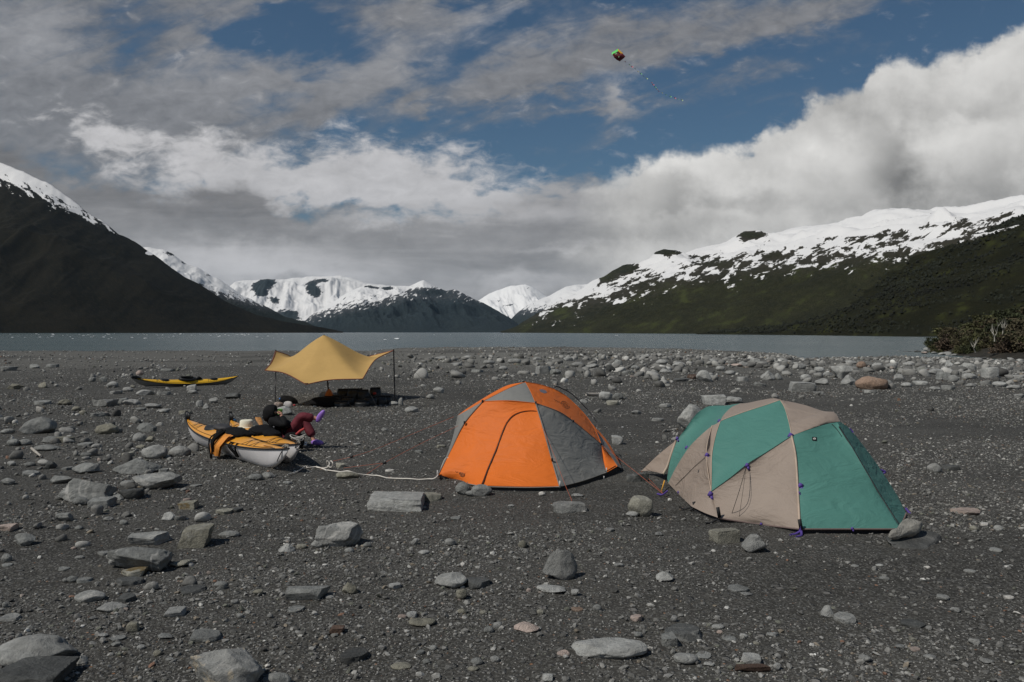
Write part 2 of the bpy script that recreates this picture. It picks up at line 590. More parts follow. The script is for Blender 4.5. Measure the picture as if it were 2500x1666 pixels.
def water_material():
    m = bpy.data.materials.new('fjord_water')
    m.use_nodes = True
    t = m.node_tree
    p = t.nodes['Principled BSDF']
    tcn = t.nodes.new('ShaderNodeTexCoord')
    O = tcn.outputs['Object']
    mp = t.nodes.new('ShaderNodeMapping')
    mp.inputs['Scale'].default_value = (0.003, 0.012, 1)
    t.links.new(O, mp.inputs[0])
    big = n_noise(t, mp.outputs[0], 1.0, 5, 0.6)
    t.links.new(n_mix(t, big.step(0.35, 0.65), (0.046, 0.074, 0.075), (0.068, 0.093, 0.091)), p.inputs['Base Color'])
    p.inputs['Roughness'].default_value = 0.25
    p.inputs['IOR'].default_value = 1.333
    p.inputs['Specular IOR Level'].default_value = 0.26
    mp2 = t.nodes.new('ShaderNodeMapping')
    mp2.inputs['Scale'].default_value = (0.5, 1.3, 1)
    t.links.new(O, mp2.inputs[0])
    w = n_noise(t, mp2.outputs[0], 1.0, 6, 0.6)
    b = t.nodes.new('ShaderNodeBump')
    b.inputs['Strength'].default_value = 1.0
    b.inputs['Distance'].default_value = 0.28
    t.links.new(w.v, b.inputs['Height'])
    t.links.new(b.outputs[0], p.inputs['Normal'])
    return m


bx = np.array([[-40000, 45, 0], [40000, 45, 0], [40000, 40000, 0], [-40000, 40000, 0]], float)
w_o = obj('water', mesh_np('water', bx, np.array([[0, 1, 2, 3]]), False), water_material(), label='grey green fjord water between the mountains', kind='structure')
w_o.location.z = WATER_Z
# sea bed and far land under everything, so nothing is open below
bx2 = np.array([[-42000, -300, 0], [42000, -300, 0], [42000, 42000, 0], [-42000, 42000, 0]], float)
sb = obj('seabed', mesh_np('seabed', bx2, np.array([[0, 1, 2, 3]]), False), mat('seabed_mud', (0.05, 0.05, 0.045), 0.9), label='mud below the water', kind='structure')
sb.location.z = -6.0


# ------------------------------------------------------------------ mountains
def hill_material(name, low, mid, high, snow_scale=1.0, snow_k=0.9, green=None, rock=(0.06, 0.062, 0.066), snow=0.68, streak=(0.8, 1.3), ang=20.0):
    """Vegetated slope with snow above the 'snow' attribute's zero line, torn into patches and gullies."""
    m = bpy.data.materials.new(name)
    m.use_nodes = True
    t = m.node_tree
    p = t.nodes['Principled BSDF']
    at = t.nodes.new('ShaderNodeAttribute'); at.attribute_name = 'snowline'
    sn = S(t, at.outputs['Fac'])
    uv = t.nodes.new('ShaderNodeUVMap')
    sp = t.nodes.new('ShaderNodeSeparateXYZ')
    t.links.new(uv.outputs[0], sp.inputs[0])
    u_, v_ = S(t, sp.outputs[0]), S(t, sp.outputs[1])
    ca, sa = math.cos(math.radians(ang)), math.sin(math.radians(ang))
    al, ac = u_ * ca + v_ * sa, v_ * ca - u_ * sa
    k_ = snow_scale
    n1 = n_noise(t, n_vec(t, al * (2.4 * k_), ac * (6.5 * k_)), 1.0, 6, 0.58, 0.5)
    n2 = n_noise(t, n_vec(t, al * (8.0 * k_) + 5.0, ac * (17.0 * k_)), 1.0, 5, 0.6, 0.7)
    n3 = n_noise(t, n_vec(t, u_ * 30.0, v_ * 42.0), 1.0, 5, 0.65, 0.3)
    mpo = n_vec(t, al * streak[0], ac * streak[1])
    v1 = n_noise(t, mpo, 1.0, 6, 0.6, 0.4)
    msk = (sn + (n1 - 0.5) * 4.8 * snow_k + (n2 - 0.5) * 2.2 * snow_k + (n3 - 0.5) * 0.25 * snow_k).step(-0.09, 0.09)
    c = n_mix(t, v1.step(0.35, 0.65), low, mid)
    c = n_mix(t, n2.step(0.35, 0.7) * 0.6, c, high)
    c = n_mix(t, 1.0, c, n_mix(t, n3.step(0.25, 0.75), 0.55, 1.5), 'MULTIPLY')
    if green:
        c = n_mix(t, (v1 * 0.6 + n1 * 0.4).step(0.52, 0.66) * 0.75, c, green)
    c = n_mix(t, (sn + (n2 - 0.5) * 1.2).step(-0.75, 0.1), c, rock)
    c = n_mix(t, msk, c, (snow, snow * 0.99, snow * 0.975))
    t.links.new(c, p.inputs['Base Color'])
    p.inputs['Roughness'].default_value = 0.95
    p.inputs['Specular IOR Level'].default_value = 0.05
    return m


def mountain(name, sil, foot, dist, snowl, material, label, seed=1, nx=500, ntt=110, amp=0.10, jit=3.0, pw=1.0, back=0.5, uvs=(0.01, 0.01), snow_w=60.0, ridge_n=14.0, holes=()):
    """A ridge standing on the water: sil = crest (px,row), foot = waterline rows, dist = distance of the crest."""
    px = np.linspace(sil[0][0], sil[-1][0], nx)
    row = np.interp(px, [a for a, b in sil], [b for a, b in sil])
    row = row - (fbm(px / 45, px * 0, octs=5, seed=seed) - 0.5) * jit * 2.2 * np.clip((HZ + 4 - row) / 40, 0, 1)
    fr = np.interp(px, [a for a, b in foot], [b for a, b in foot])
    Df = (H - WATER_Z) * F / (fr - HZ)
    Dr = np.interp(px, [a for a, b in dist], [b for a, b in dist])
    Dr = np.maximum(Dr, Df * 1.04)
    zr = H - (row - HZ) / F * Dr
    zr = np.maximum(zr, WATER_Z + 0.5)
    t = np.concatenate([np.linspace(0, 1, ntt), 1 + np.linspace(0, 1, 24)[1:] * back])
    T, PX = np.meshgrid(t, px, indexing='xy')
    DF, DR, ZR = Df[:, None], Dr[:, None], zr[:, None]
    D = DF + (DR - DF) * T
    X = (PX - CX) / F * D
    Hh = ZR - WATER_Z
    prof = np.where(T <= 1, T ** pw, np.maximum(0, 1 - (T - 1) / back) ** 1.2)
    sc = np.median(zr) * 1.2 + 30
    env = np.where(T <= 1, 4 * T * (1 - T), np.clip((T - 1) * 3, 0, 1) * prof)
    wx = (fbm(X / sc * 0.9, D / sc * 0.9, octs=3, seed=seed + 31) - 0.5) * sc * 1.2
    n = fbm((X + wx) / sc, (D - wx) / sc * 0.8, octs=6, seed=seed + 3, ridged=True) - 0.62
    n2 = fbm(X / sc * 2.2 + D / sc * 0.5, D / sc * 0.35, octs=5, seed=seed + 9, ridged=True) - 0.62
    k_s = max(3, int(nx * 0.03)) | 1
    pad = np.pad(Hh[:, 0], k_s // 2, mode='edge')
    sm = np.convolve(pad, np.ones(k_s) / k_s, mode='valid')[:, None]
    Hh = np.where(T <= 1, sm + (Hh - sm) * np.clip(T, 0, 1) ** 7, Hh)
    Z = WATER_Z + Hh * prof + Hh * amp * env * (n * 1.3 + n2 * 0.9)
    edge = (fbm(X / sc * ridge_n, D / sc * ridge_n * 0.5, octs=3, seed=seed + 5) - 0.5) * Hh * 0.012 * np.clip(T * 6, 0, 1)
    Z = np.maximum(Z + edge, WATER_Z - 1.0 + T)
    Z[:, -1] = WATER_Z - 3
    rowv = HZ - (Z - H) / D * F
    sr = np.interp(px, [a for a, b in snowl], [b for a, b in snowl])[:, None]
    snow = (sr - rowv) / snow_w
    snow = np.minimum(snow, 1.05)
    for hx, hy, rx, ry, am in holes:
        snow = snow - am * np.exp(-((PX - hx) / rx) ** 2 - ((rowv - hy) / ry) ** 2)
    snow = np.where(T > 1, np.maximum(snow, 0.6 * (snow > -1)), snow)
    V = np.stack([X, D, Z], -1).reshape(-1, 3)
    Fc = grid_faces(len(px), len(t))
    me = mesh_np(name, V, Fc)
    a = me.attributes.new('snowline', 'FLOAT', 'POINT')
    a.data.foreach_set('value', np.clip(snow, -4, 4).ravel().astype(np.float32))
    uvl = me.uv_layers.new(name='UVMap')
    # surface chart: along the shore, and up the slope
    UVs = np.stack([PX * uvs[0], -rowv * uvs[1]], -1).reshape(-1, 2)
    uvl.data.foreach_set('uv', UVs[Fc.ravel()].ravel().astype(np.float32))
    return obj(name, me, material, label=label, kind='structure')


def build_mountains():
    # furthest first
    mountain('snow_peak', [(1120, 811), (1160, 742), (1195, 718), (1225, 706), (1245, 699), (1262, 697), (1285, 694), (1300, 700), (1312, 708), (1335, 722), (1360, 735), (1400, 735), (1480, 800)],
             [(1000, 811.75), (1500, 811.75)], [(1000, 27000), (1500, 27000)], [(1000, 790), (1500, 790)],
             hill_material('far_snow', (0.05, 0.06, 0.06), (0.05, 0.06, 0.06), (0.05, 0.06, 0.06), 3.0, 0.5, snow=0.78, ang=30),
             'distant snow covered peak at the head of the fjord', 5, 220, 60, 0.3, 4, holes=((1288, 703, 10, 4, .9), (1240, 745, 14, 4, 1.0), (1215, 735, 14, 3, 1.0), (1262, 729, 26, 5, .8)))
    mountain('snow_ridge', [(1180, 811), (1235, 792), (1262, 765), (1290, 745), (1330, 725), (1380, 702), (1450, 690), (1550, 790)],
             [(1000, 811.9), (1500, 811.9)], [(1000, 21000), (1500, 21000)], [(1000, 752), (1300, 756), (1500, 740)],
             hill_material('far_ridge', (0.02, 0.026, 0.026), (0.026, 0.032, 0.03), (0.03, 0.034, 0.03), 3.4, 0.5, ang=35),
             'distant blue ridge streaked with snow below the snowy peak', 15, 220, 60, 0.25, 4, snow_w=30)
    mountain('snow_massif', [(480, 811), (540, 718), (575, 690), (620, 683), (700, 680), (760, 676), (830, 672), (900, 690), (960, 700), (1030, 735), (1120, 811)],
             [(400, 811.9), (1200, 811.9)], [(400, 19000), (1200, 19000)], [(400, 772), (620, 768), (700, 764), (740, 783), (800, 784), (1200, 770)],
             hill_material('massif_snow', (0.028, 0.036, 0.038), (0.03, 0.038, 0.04), (0.03, 0.038, 0.04), 1.8, 0.66, snow=0.66, ang=25),
             'snowfields and glacier high on the mountain behind the fjord', 25, 300, 90, 0.40, 5, snow_w=26,
             holes=((658, 690, 24, 14, 2.0), (632, 703, 22, 16, 1.9), (640, 718, 16, 10, 1.5), (762, 700, 16, 18, 2.0), (774, 716, 18, 11, 1.9), (790, 685, 20, 6, 1.6), (672, 733, 14, 10, 1.8), (712, 768, 20, 8, 2.2), (745, 770, 24, 5, -1.5)))
    mountain('centre_mountain', [(560, 812), (640, 796), (700, 789), (745, 783), (762, 766), (800, 744), (850, 714), (880, 700), (905, 697), (930, 703), (960, 699), (1000, 700), (1020, 692), (1035, 687), (1060, 700), (1090, 712), (1110, 706), (1180, 738), (1220, 760), (1255, 783), (1290, 811)],
             [(500, 812.1), (1400, 812.1)], [(500, 14500), (1400, 14500)], [(500, 778), (720, 784), (780, 764), (850, 748), (920, 735), (1000, 716), (1120, 716), (1180, 728), (1250, 735), (1400, 745)],
             hill_material('hazed_centre_slope', (0.018, 0.026, 0.030), (0.023, 0.031, 0.033), (0.027, 0.034, 0.034), 2.2, 0.62, ang=28),  # bluish slope colours paint in distance haze the thin air lacks
             'dark mountain with snow patches across the head of the fjord', 35, 420, 90, 0.22, 4, snow_w=34, holes=((1060, 712, 60, 10, .8), (905, 700, 22, 6, 1.6), (945, 704, 18, 5, 1.4)))
    mountain('left_far_ridge', [(300, 600), (400, 607), (425, 618), (452, 640), (480, 652), (520, 678), (560, 702), (590, 722), (640, 742), (690, 768), (740, 785), (790, 806), (815, 812)],
             [(200, 812.6), (900, 812.3)], [(200, 8500), (900, 8200)], [(200, 690), (400, 690), (480, 700), (560, 722), (640, 744), (700, 752), (800, 770)],
             hill_material('far_left_slope', (0.011, 0.014, 0.012), (0.015, 0.018, 0.014), (0.019, 0.021, 0.016), 2.6, 0.55, ang=-32),
             'dark ridge with a snowy crest behind the left mountain', 45, 300, 90, 0.2, 6, snow_w=30, holes=((425, 618, 26, 9, 1.9), (460, 640, 22, 9, 1.7), (520, 672, 22, 7, 1.5)))
    mountain('left_mountain', [(-2600, 560), (-1700, 300), (-900, 250), (-400, 300), (0, 400), (60, 421), (130, 455), (215, 520), (250, 540), (290, 572), (330, 590), (390, 630), (450, 675), (520, 716), (580, 752), (650, 775), (720, 790), (780, 799), (820, 806), (838, 812.4)],
             [(-2600, 820), (-900, 815), (0, 813.4), (500, 813.1), (840, 812.9)], [(-2600, 3000), (0, 5400), (830, 4400)], [(-2600, 430), (-400, 440), (0, 446), (100, 474), (180, 512), (260, 548), (300, 552), (390, 585), (840, 740)],
             hill_material('left_slope', (0.0048, 0.0048, 0.0034), (0.0115, 0.0105, 0.0068), (0.019, 0.0165, 0.0105), 1.25, 0.95, green=(0.014, 0.012, 0.0075), rock=(0.016, 0.016, 0.0145), streak=(0.8, 1.5), ang=-38),  # slope colours lowered to carry the cloud shade on this mountain
             'steep dark mountain with a snowy shoulder on the left shore', 55, 760, 150, 0.22, 4.5, snow_w=30, holes=((365, 619, 12, 4, -3.5), (25, 462, 30, 8, .6)))
    mountain('right_mountain', [(1222, 812.2), (1260, 797), (1320, 760), (1360, 735), (1400, 721), (1440, 692), (1480, 672), (1497, 660), (1520, 648), (1545, 644), (1565, 645), (1584, 634), (1600, 614), (1620, 608), (1658, 611), (1668, 622), (1700, 606), (1775, 592), (1795, 577), (1815, 566), (1858, 564), (1873, 576), (1900, 568), (1940, 558), (2060, 545), (2200, 520), (2290, 516), (2360, 522), (2420, 506), (2500, 488), (2800, 440), (3400, 400), (4200, 520)],
             [(1200, 812.9), (1300, 813.1), (1700, 815.2), (2000, 817), (4200, 830)], [(1200, 6200), (1500, 7000), (2500, 5200), (4200, 3500)],
             [(1200, 752), (1350, 754), (1450, 726), (1560, 700), (1700, 664), (1850, 645), (2000, 628), (2150, 612), (2300, 594), (2500, 556), (4200, 530)],
             hill_material('right_slope', (0.016, 0.0175, 0.0105), (0.024, 0.0255, 0.013), (0.034, 0.033, 0.019), 1.0, 0.86, green=(0.052, 0.060, 0.021), rock=(0.040, 0.037, 0.029), streak=(1.1, 2.6), ang=20),
             'long snow topped mountain sloping down to the right shore', 65, 1100, 190, 0.27, 3.5, snow_w=60,
             holes=((1625, 615, 38, 10, 2.4), (1832, 575, 42, 12, 2.1), (1525, 655, 40, 13, 2.2), (1480, 675, 30, 16, 1.4), (2120, 590, 60, 14, .6), (1990, 610, 30, 12, .6), (1370, 762, 24, 12, 1.0), (1560, 690, 60, 18, .5), (1740, 640, 60, 14, .7), (1880, 620, 40, 14, .8), (2330, 548, 80, 16, .9), (2450, 525, 50, 12, .8), (1700, 625, 30, 8, .7), (2180, 570, 60, 12, .8), (2030, 585, 50, 10, .7)))
    mountain('near_slope', [(1700, 815.5), (1790, 808), (1850, 795), (1900, 778), (1945, 752), (2000, 722), (2060, 700), (2130, 668), (2200, 640), (2270, 620), (2340, 594), (2400, 570), (2450, 545), (2500, 526), (2700, 440), (3200, 300), (4200, 280), (5200, 420)],
             [(1700, 816.8), (1850, 818), (2000, 819.5), (2200, 822.3), (2500, 824), (5200, 835)], [(1700, 1500), (2000, 2000), (2500, 1900), (5200, 1200)], [(1700, 300), (5200, 300)],
             hill_material('near_slope', (0.0095, 0.0105, 0.0058), (0.0145, 0.015, 0.0075), (0.020, 0.019, 0.0098), 1.2, 0.0, green=(0.040, 0.045, 0.014), streak=(0.9, 2.2), ang=24),  # darkened colours stand in for a cloud shadow over the hillside
             'dark wooded hillside on the right with brighter green clearings', 85, 700, 190, 0.26, 5.0, ridge_n=26)


build_mountains()


# ------------------------------------------------------------------ stones
def rock_material(name, patch=None, vein=0.35, patch_amt=0.5):
    m = bpy.data.materials.new(name)
    m.use_nodes = True
    t = m.node_tree
    p = t.nodes['Principled BSDF']
    tcn = t.nodes.new('ShaderNodeTexCoord')
    oi = t.nodes.new('ShaderNodeObjectInfo')
    va = t.nodes.new('ShaderNodeVectorMath'); va.operation = 'ADD'
    vs = t.nodes.new('ShaderNodeVectorMath'); vs.operation = 'SCALE'
    vs.inputs[0].default_value = (17.0, 31.0, 7.0)
    t.links.new(oi.outputs['Random'], vs.inputs['Scale'])
    t.links.new(tcn.outputs['Object'], va.inputs[0])
    t.links.new(vs.outputs[0], va.inputs[1])
    O = va.outputs[0]
    a = n_noise(t, O, 1.7, 6, 0.6, 0.5)
    f = n_noise(t, O, 14, 6, 0.7)
    base = oi.outputs['Color']
    c = n_mix(t, 1.0, base, n_mix(t, a.step(0.25, 0.75), 0.72, 1.22), 'MULTIPLY')
    c = n_mix(t, 0.8, c, n_mix(t, f.step(0.25, 0.75), 0.66, 1.34), 'MULTIPLY')
    # pale mineral veins
    w = n_noise(t, O, 1.15, 3, 0.5, 1.2)
    vn = 1.0 - ((w - 0.5).ab()).step(0.0, 0.014)
    w2 = n_noise(t, O, 0.8, 3, 0.6, 2.0)
    vn2 = 1.0 - ((w2 - 0.47).ab()).step(0.0, 0.008)
    c = n_mix(t, (vn * 0.7 + vn2 * 0.6) * vein * a.step(0.35, 0.6), c, (0.42, 0.41, 0.38))
    if patch:
        q = n_noise(t, O, 1.6, 6, 0.6, 0.4)
        c = n_mix(t, (q + (f - 0.5) * 0.25).step(1.0 - patch_amt, 1.04 - patch_amt), c, patch)
    t.links.new(c, p.inputs['Base Color'])
    p.inputs['Roughness'].default_value = 0.88
    p.inputs['Specular IOR Level'].default_value = 0.25
    b = t.nodes.new('ShaderNodeBump')
    b.inputs['Strength'].default_value = 1.0
    b.inputs['Distance'].default_value = 0.07
    n3 = n_noise(t, O, 5.5, 9, 0.72, 0.3)
    t.links.new((n3 + vn * 0.02).v, b.inputs['Height'])
    t.links.new(b.outputs[0], p.inputs['Normal'])
    return m


ROCK = rock_material('stone')
ROCK_CREAM = rock_material('stone_cream_patch', (0.52, 0.45, 0.34), 0.9, 0.52)
ROCK_OCHRE = rock_material('stone_ochre_patch', (0.16, 0.12, 0.06), 0.3, 0.42)
ROCK_VEIN = rock_material('stone_veined', None, 1.6)

_ico = {}


def ico(n):
    if n not in _ico:
        bm = bmesh.new()
        bmesh.ops.create_icosphere(bm, subdivisions=n, radius=1)
        _ico[n] = (np.array([v.co[:] for v in bm.verts]), np.array([[v.index for v in f.verts] for f in bm.faces]))
        bm.free()
    return _ico[n]


def rock_verts(kind, seed, sub=4):
    """Stone in a unit box (x, y in -0.5..0.5, z in 0..1) cut by planes and weathered."""
    rs = np.random.RandomState(seed)
    V, Fc = ico(sub)
    V = V.copy()
    if kind == 'b':      # block
        N = [np.array(v, float) for v in [(1, 0, 0), (-1, 0, 0), (0, 1, 0), (0, -1, 0), (0, 0, 1), (0, 0, -1)]]
        N = [n + rs.normal(0, 0.12, 3) for n in N]
        Dd = [rs.uniform(0.5, 0.6) for _ in N]
        N += [rs.normal(0, 1, 3) for _ in range(5)]; Dd += [rs.uniform(0.7, 0.85) for _ in range(5)]
        amp = 0.05
    elif kind == 's':    # slab
        N = [np.array([0, 0, 1.0]) + rs.normal(0, 0.1, 3), np.array([0, 0, -1.0])]
        Dd = [0.35, 0.35]
        N += [np.array([math.cos(a), math.sin(a), rs.normal(0, .2)]) for a in rs.uniform(0, 6.28, 7)]; Dd += list(rs.uniform(0.62, 0.85, 7))
        amp = 0.06
    elif kind == 'r':    # water rounded
        N = [rs.normal(0, 1, 3) for _ in range(7)]
        Dd = list(rs.uniform(0.76, 0.92, 7))
        amp = 0.10
    elif kind == 't':    # pointed
        N = [np.array([math.cos(a), math.sin(a), rs.uniform(0.15, 0.9)]) for a in np.arange(5) * 1.2566 + rs.uniform(-.5, .5, 5) + rs.uniform(0, 1.2)]
        Dd = list(rs.uniform(0.34, 0.68, 5))
        N += [rs.normal(0, 1, 3) for _ in range(5)]; Dd += list(rs.uniform(0.6, 0.8, 5))
        amp = 0.08
    elif kind == 'p':    # chunky with a blunt peak
        N = [rs.normal(0, 1, 3) for _ in range(9)] + [np.array([math.cos(a), math.sin(a), rs.uniform(.5, .9)]) for a in rs.uniform(0, 6.28, 4)]
        Dd = list(rs.uniform(0.5, 0.8, 9)) + list(rs.uniform(.45, .62, 4))
        amp = 0.09
    else:                # angular
        N = [rs.normal(0, 1, 3) for _ in range(13)]
        Dd = list(rs.uniform(0.48, 0.82, 13))
        amp = 0.09
    for n, d in zip(N, Dd):
        n = n / np.linalg.norm(n)
        q = V @ n - d
        V = V - np.outer(np.maximum(q, 0) * 0.96, n)
    r = np.linalg.norm(V, axis=1)[:, None]
    U_ = V / r
    o = rs.uniform(0, 50)
    n = fbm(U_[:, 0] * 1.4 + o, U_[:, 1] * 1.4, U_[:, 2] * 1.4, 3, seed) - 0.5
    n2 = fbm(V[:, 0] * 4 + o, V[:, 1] * 4, V[:, 2] * 4, 4, seed + 1, 0.6) - 0.5
    n3 = fbm(V[:, 0] * 11 + o, V[:, 1] * 11, V[:, 2] * 11, 3, seed + 2, 0.6) - 0.5
    V = V * (1 + n[:, None] * amp * 3.2 + n2[:, None] * amp * {'r': 0.6, 'b': 0.8}.get(kind, 1.7) + n3[:, None] * (0.05 if kind != 'r' else 0.02))
    lo, hi = V.min(0), V.max(0)
    V = (V - lo) / (hi - lo)
    V[:, :2] -= 0.5
    # gravel hides the foot: flatten below
    V[:, 2] = np.maximum(V[:, 2], 0.06)
    lo = V[:, 2].min()
    V[:, 2] = (V[:, 2] - lo) / (V[:, 2].max() - lo)
    return V, Fc


COL = {'g': (0.205, 0.208, 0.196), 'l': (0.33, 0.33, 0.31), 'd': (0.088, 0.090, 0.086), 'o': (0.205, 0.195, 0.155), 'p': (0.36, 0.29, 0.25),
       'y': (0.265, 0.255, 0.21), 'w': (0.50, 0.48, 0.44), 'R': (0.10, 0.065, 0.048), 'b': (0.215, 0.15, 0.11), 'm': (0.265, 0.265, 0.25)}
CNAME = {'g': 'grey', 'l': 'pale grey', 'd': 'dark slate', 'o': 'olive grey', 'p': 'pinkish', 'y': 'yellowish', 'w': 'white', 'R': 'reddish dark', 'b': 'orange brown', 'm': 'mid grey'}
KNAME = {'r': 'rounded', 'a': 'angular', 's': 'flat', 't': 'pointed', 'p': 'peaked', 'b': 'blocky'}
LAND = [('the orange tent', 1225, 1185), ('the teal and tan tent', 1930, 1280), ('the two loaded kayaks', 590, 1120), ('the far yellow kayak', 450, 938),
        ('the yellow tarp', 800, 990), ('the cream patched boulder', 550, 1690), ('the long pale flat boulder', 1490, 1610),
        ('the lumpy pale boulder', 830, 1336), ('the upright veined boulder', 1367, 1416), ('the long grey slab boulder', 330, 1400),
        ('the box shaped slab boulder', 965, 1245), ('the huge rounded corner boulder', 60, 1650), ('the orange brown boulder', 2126, 950),
        ('the big pale boulder by the teal tent', 1690, 1050), ('the wide dark angular boulder', 212, 1225)]
_gl = None
stone_groups = {}
hand_rects = []


def auto_label(x, y, wm, col, kind, px):
    global _gl
    if _gl is None:
        _gl = [(n, ground_pt(a, b)) for n, a, b in LAND]
    size = 'tiny' if wm < 0.12 else 'small' if wm < 0.25 else 'middling' if wm < 0.5 else 'large' if wm < 0.95 else 'very large'
    n, g = min(_gl, key=lambda q: math.hypot(q[1].x - x, (q[1].y - y) * 0.8))
    ddx, ddy = x - g.x, y - g.y
    far = math.hypot(ddx, ddy)
    if abs(ddx) > abs(ddy) * 1.3:
        rel = ('to the left of ' if ddx < 0 else 'to the right of ')
    else:
        rel = ('in front of ' if ddy < 0 else 'behind ')
    dist = '' if far < 1.6 else 'some way ' if far < 4 else 'far '
    return '%s %s %s stone %s%s%s' % (size, CNAME[col], KNAME[kind], dist, rel, n)


def stone(x0, x1, yt, yb, kind='r', col='g', label=None, name=None, seed=None, depth=None, mt=None, tilt=0.0, group=None):
    """Stone whose outline fills columns x0..x1 and rows yt..yb of the photograph, standing on the beach."""
    seed = seed if seed is not None else int(x0 * 7 + yb * 13) % 99991
    g = ground_pt((x0 + x1) / 2, yb)
    w = (x1 - x0) / F * g.y
    depth = depth or {'s': 1.0, 'b': 0.95}.get(kind, 0.78)
    d = w * depth
    vis = (yb - yt) / F * g.y
    ang = (H - g.z) / g.y
    h = max(vis * 0.45, vis - d * ang * 0.75, w * 0.12)
    h /= 0.88
    cy = g.y + d * 0.46
    cx = ((x0 + x1) / 2 - CX) / F * cy
    z = gzf(cx, cy)
    sub = 5 if (x1 - x0) > 85 else 4 if (x1 - x0) > 34 else 3
    V, Fc = rock_verts(kind, seed, sub)
    V = V * np.array([w * 1.03, d, h * 1.08])
    if tilt:
        c, s = math.cos(tilt), math.sin(tilt)
        V = np.stack([V[:, 0] * c - V[:, 2] * s, V[:, 1], V[:, 0] * s + V[:, 2] * c], -1)
        V[:, 2] -= V[:, 2].min()
    nm = name or ('boulder' if w > 0.45 else 'stone')
    me = mesh_np(nm, V, Fc)
    me.materials.append(mt or ROCK)
    o = bpy.data.objects.new(nm, me)
    col0.objects.link(o)
    o.location = (cx, cy, z - h * 0.14)
    rr = random.Random(seed)
    k = rr.uniform(0.86, 1.14)
    o.color = (*[c * k for c in COL[col]], 1)
    hand_rects.append((cx, cy, w * 0.5, d * 0.5))
    lb = label or auto_label(cx, cy, w, col, kind, (x0 + x1) / 2)
    tag(o, lb, 'boulder' if w > 0.45 else 'stone', group)
    stone_groups.setdefault(lb, []).append(o)
    return o


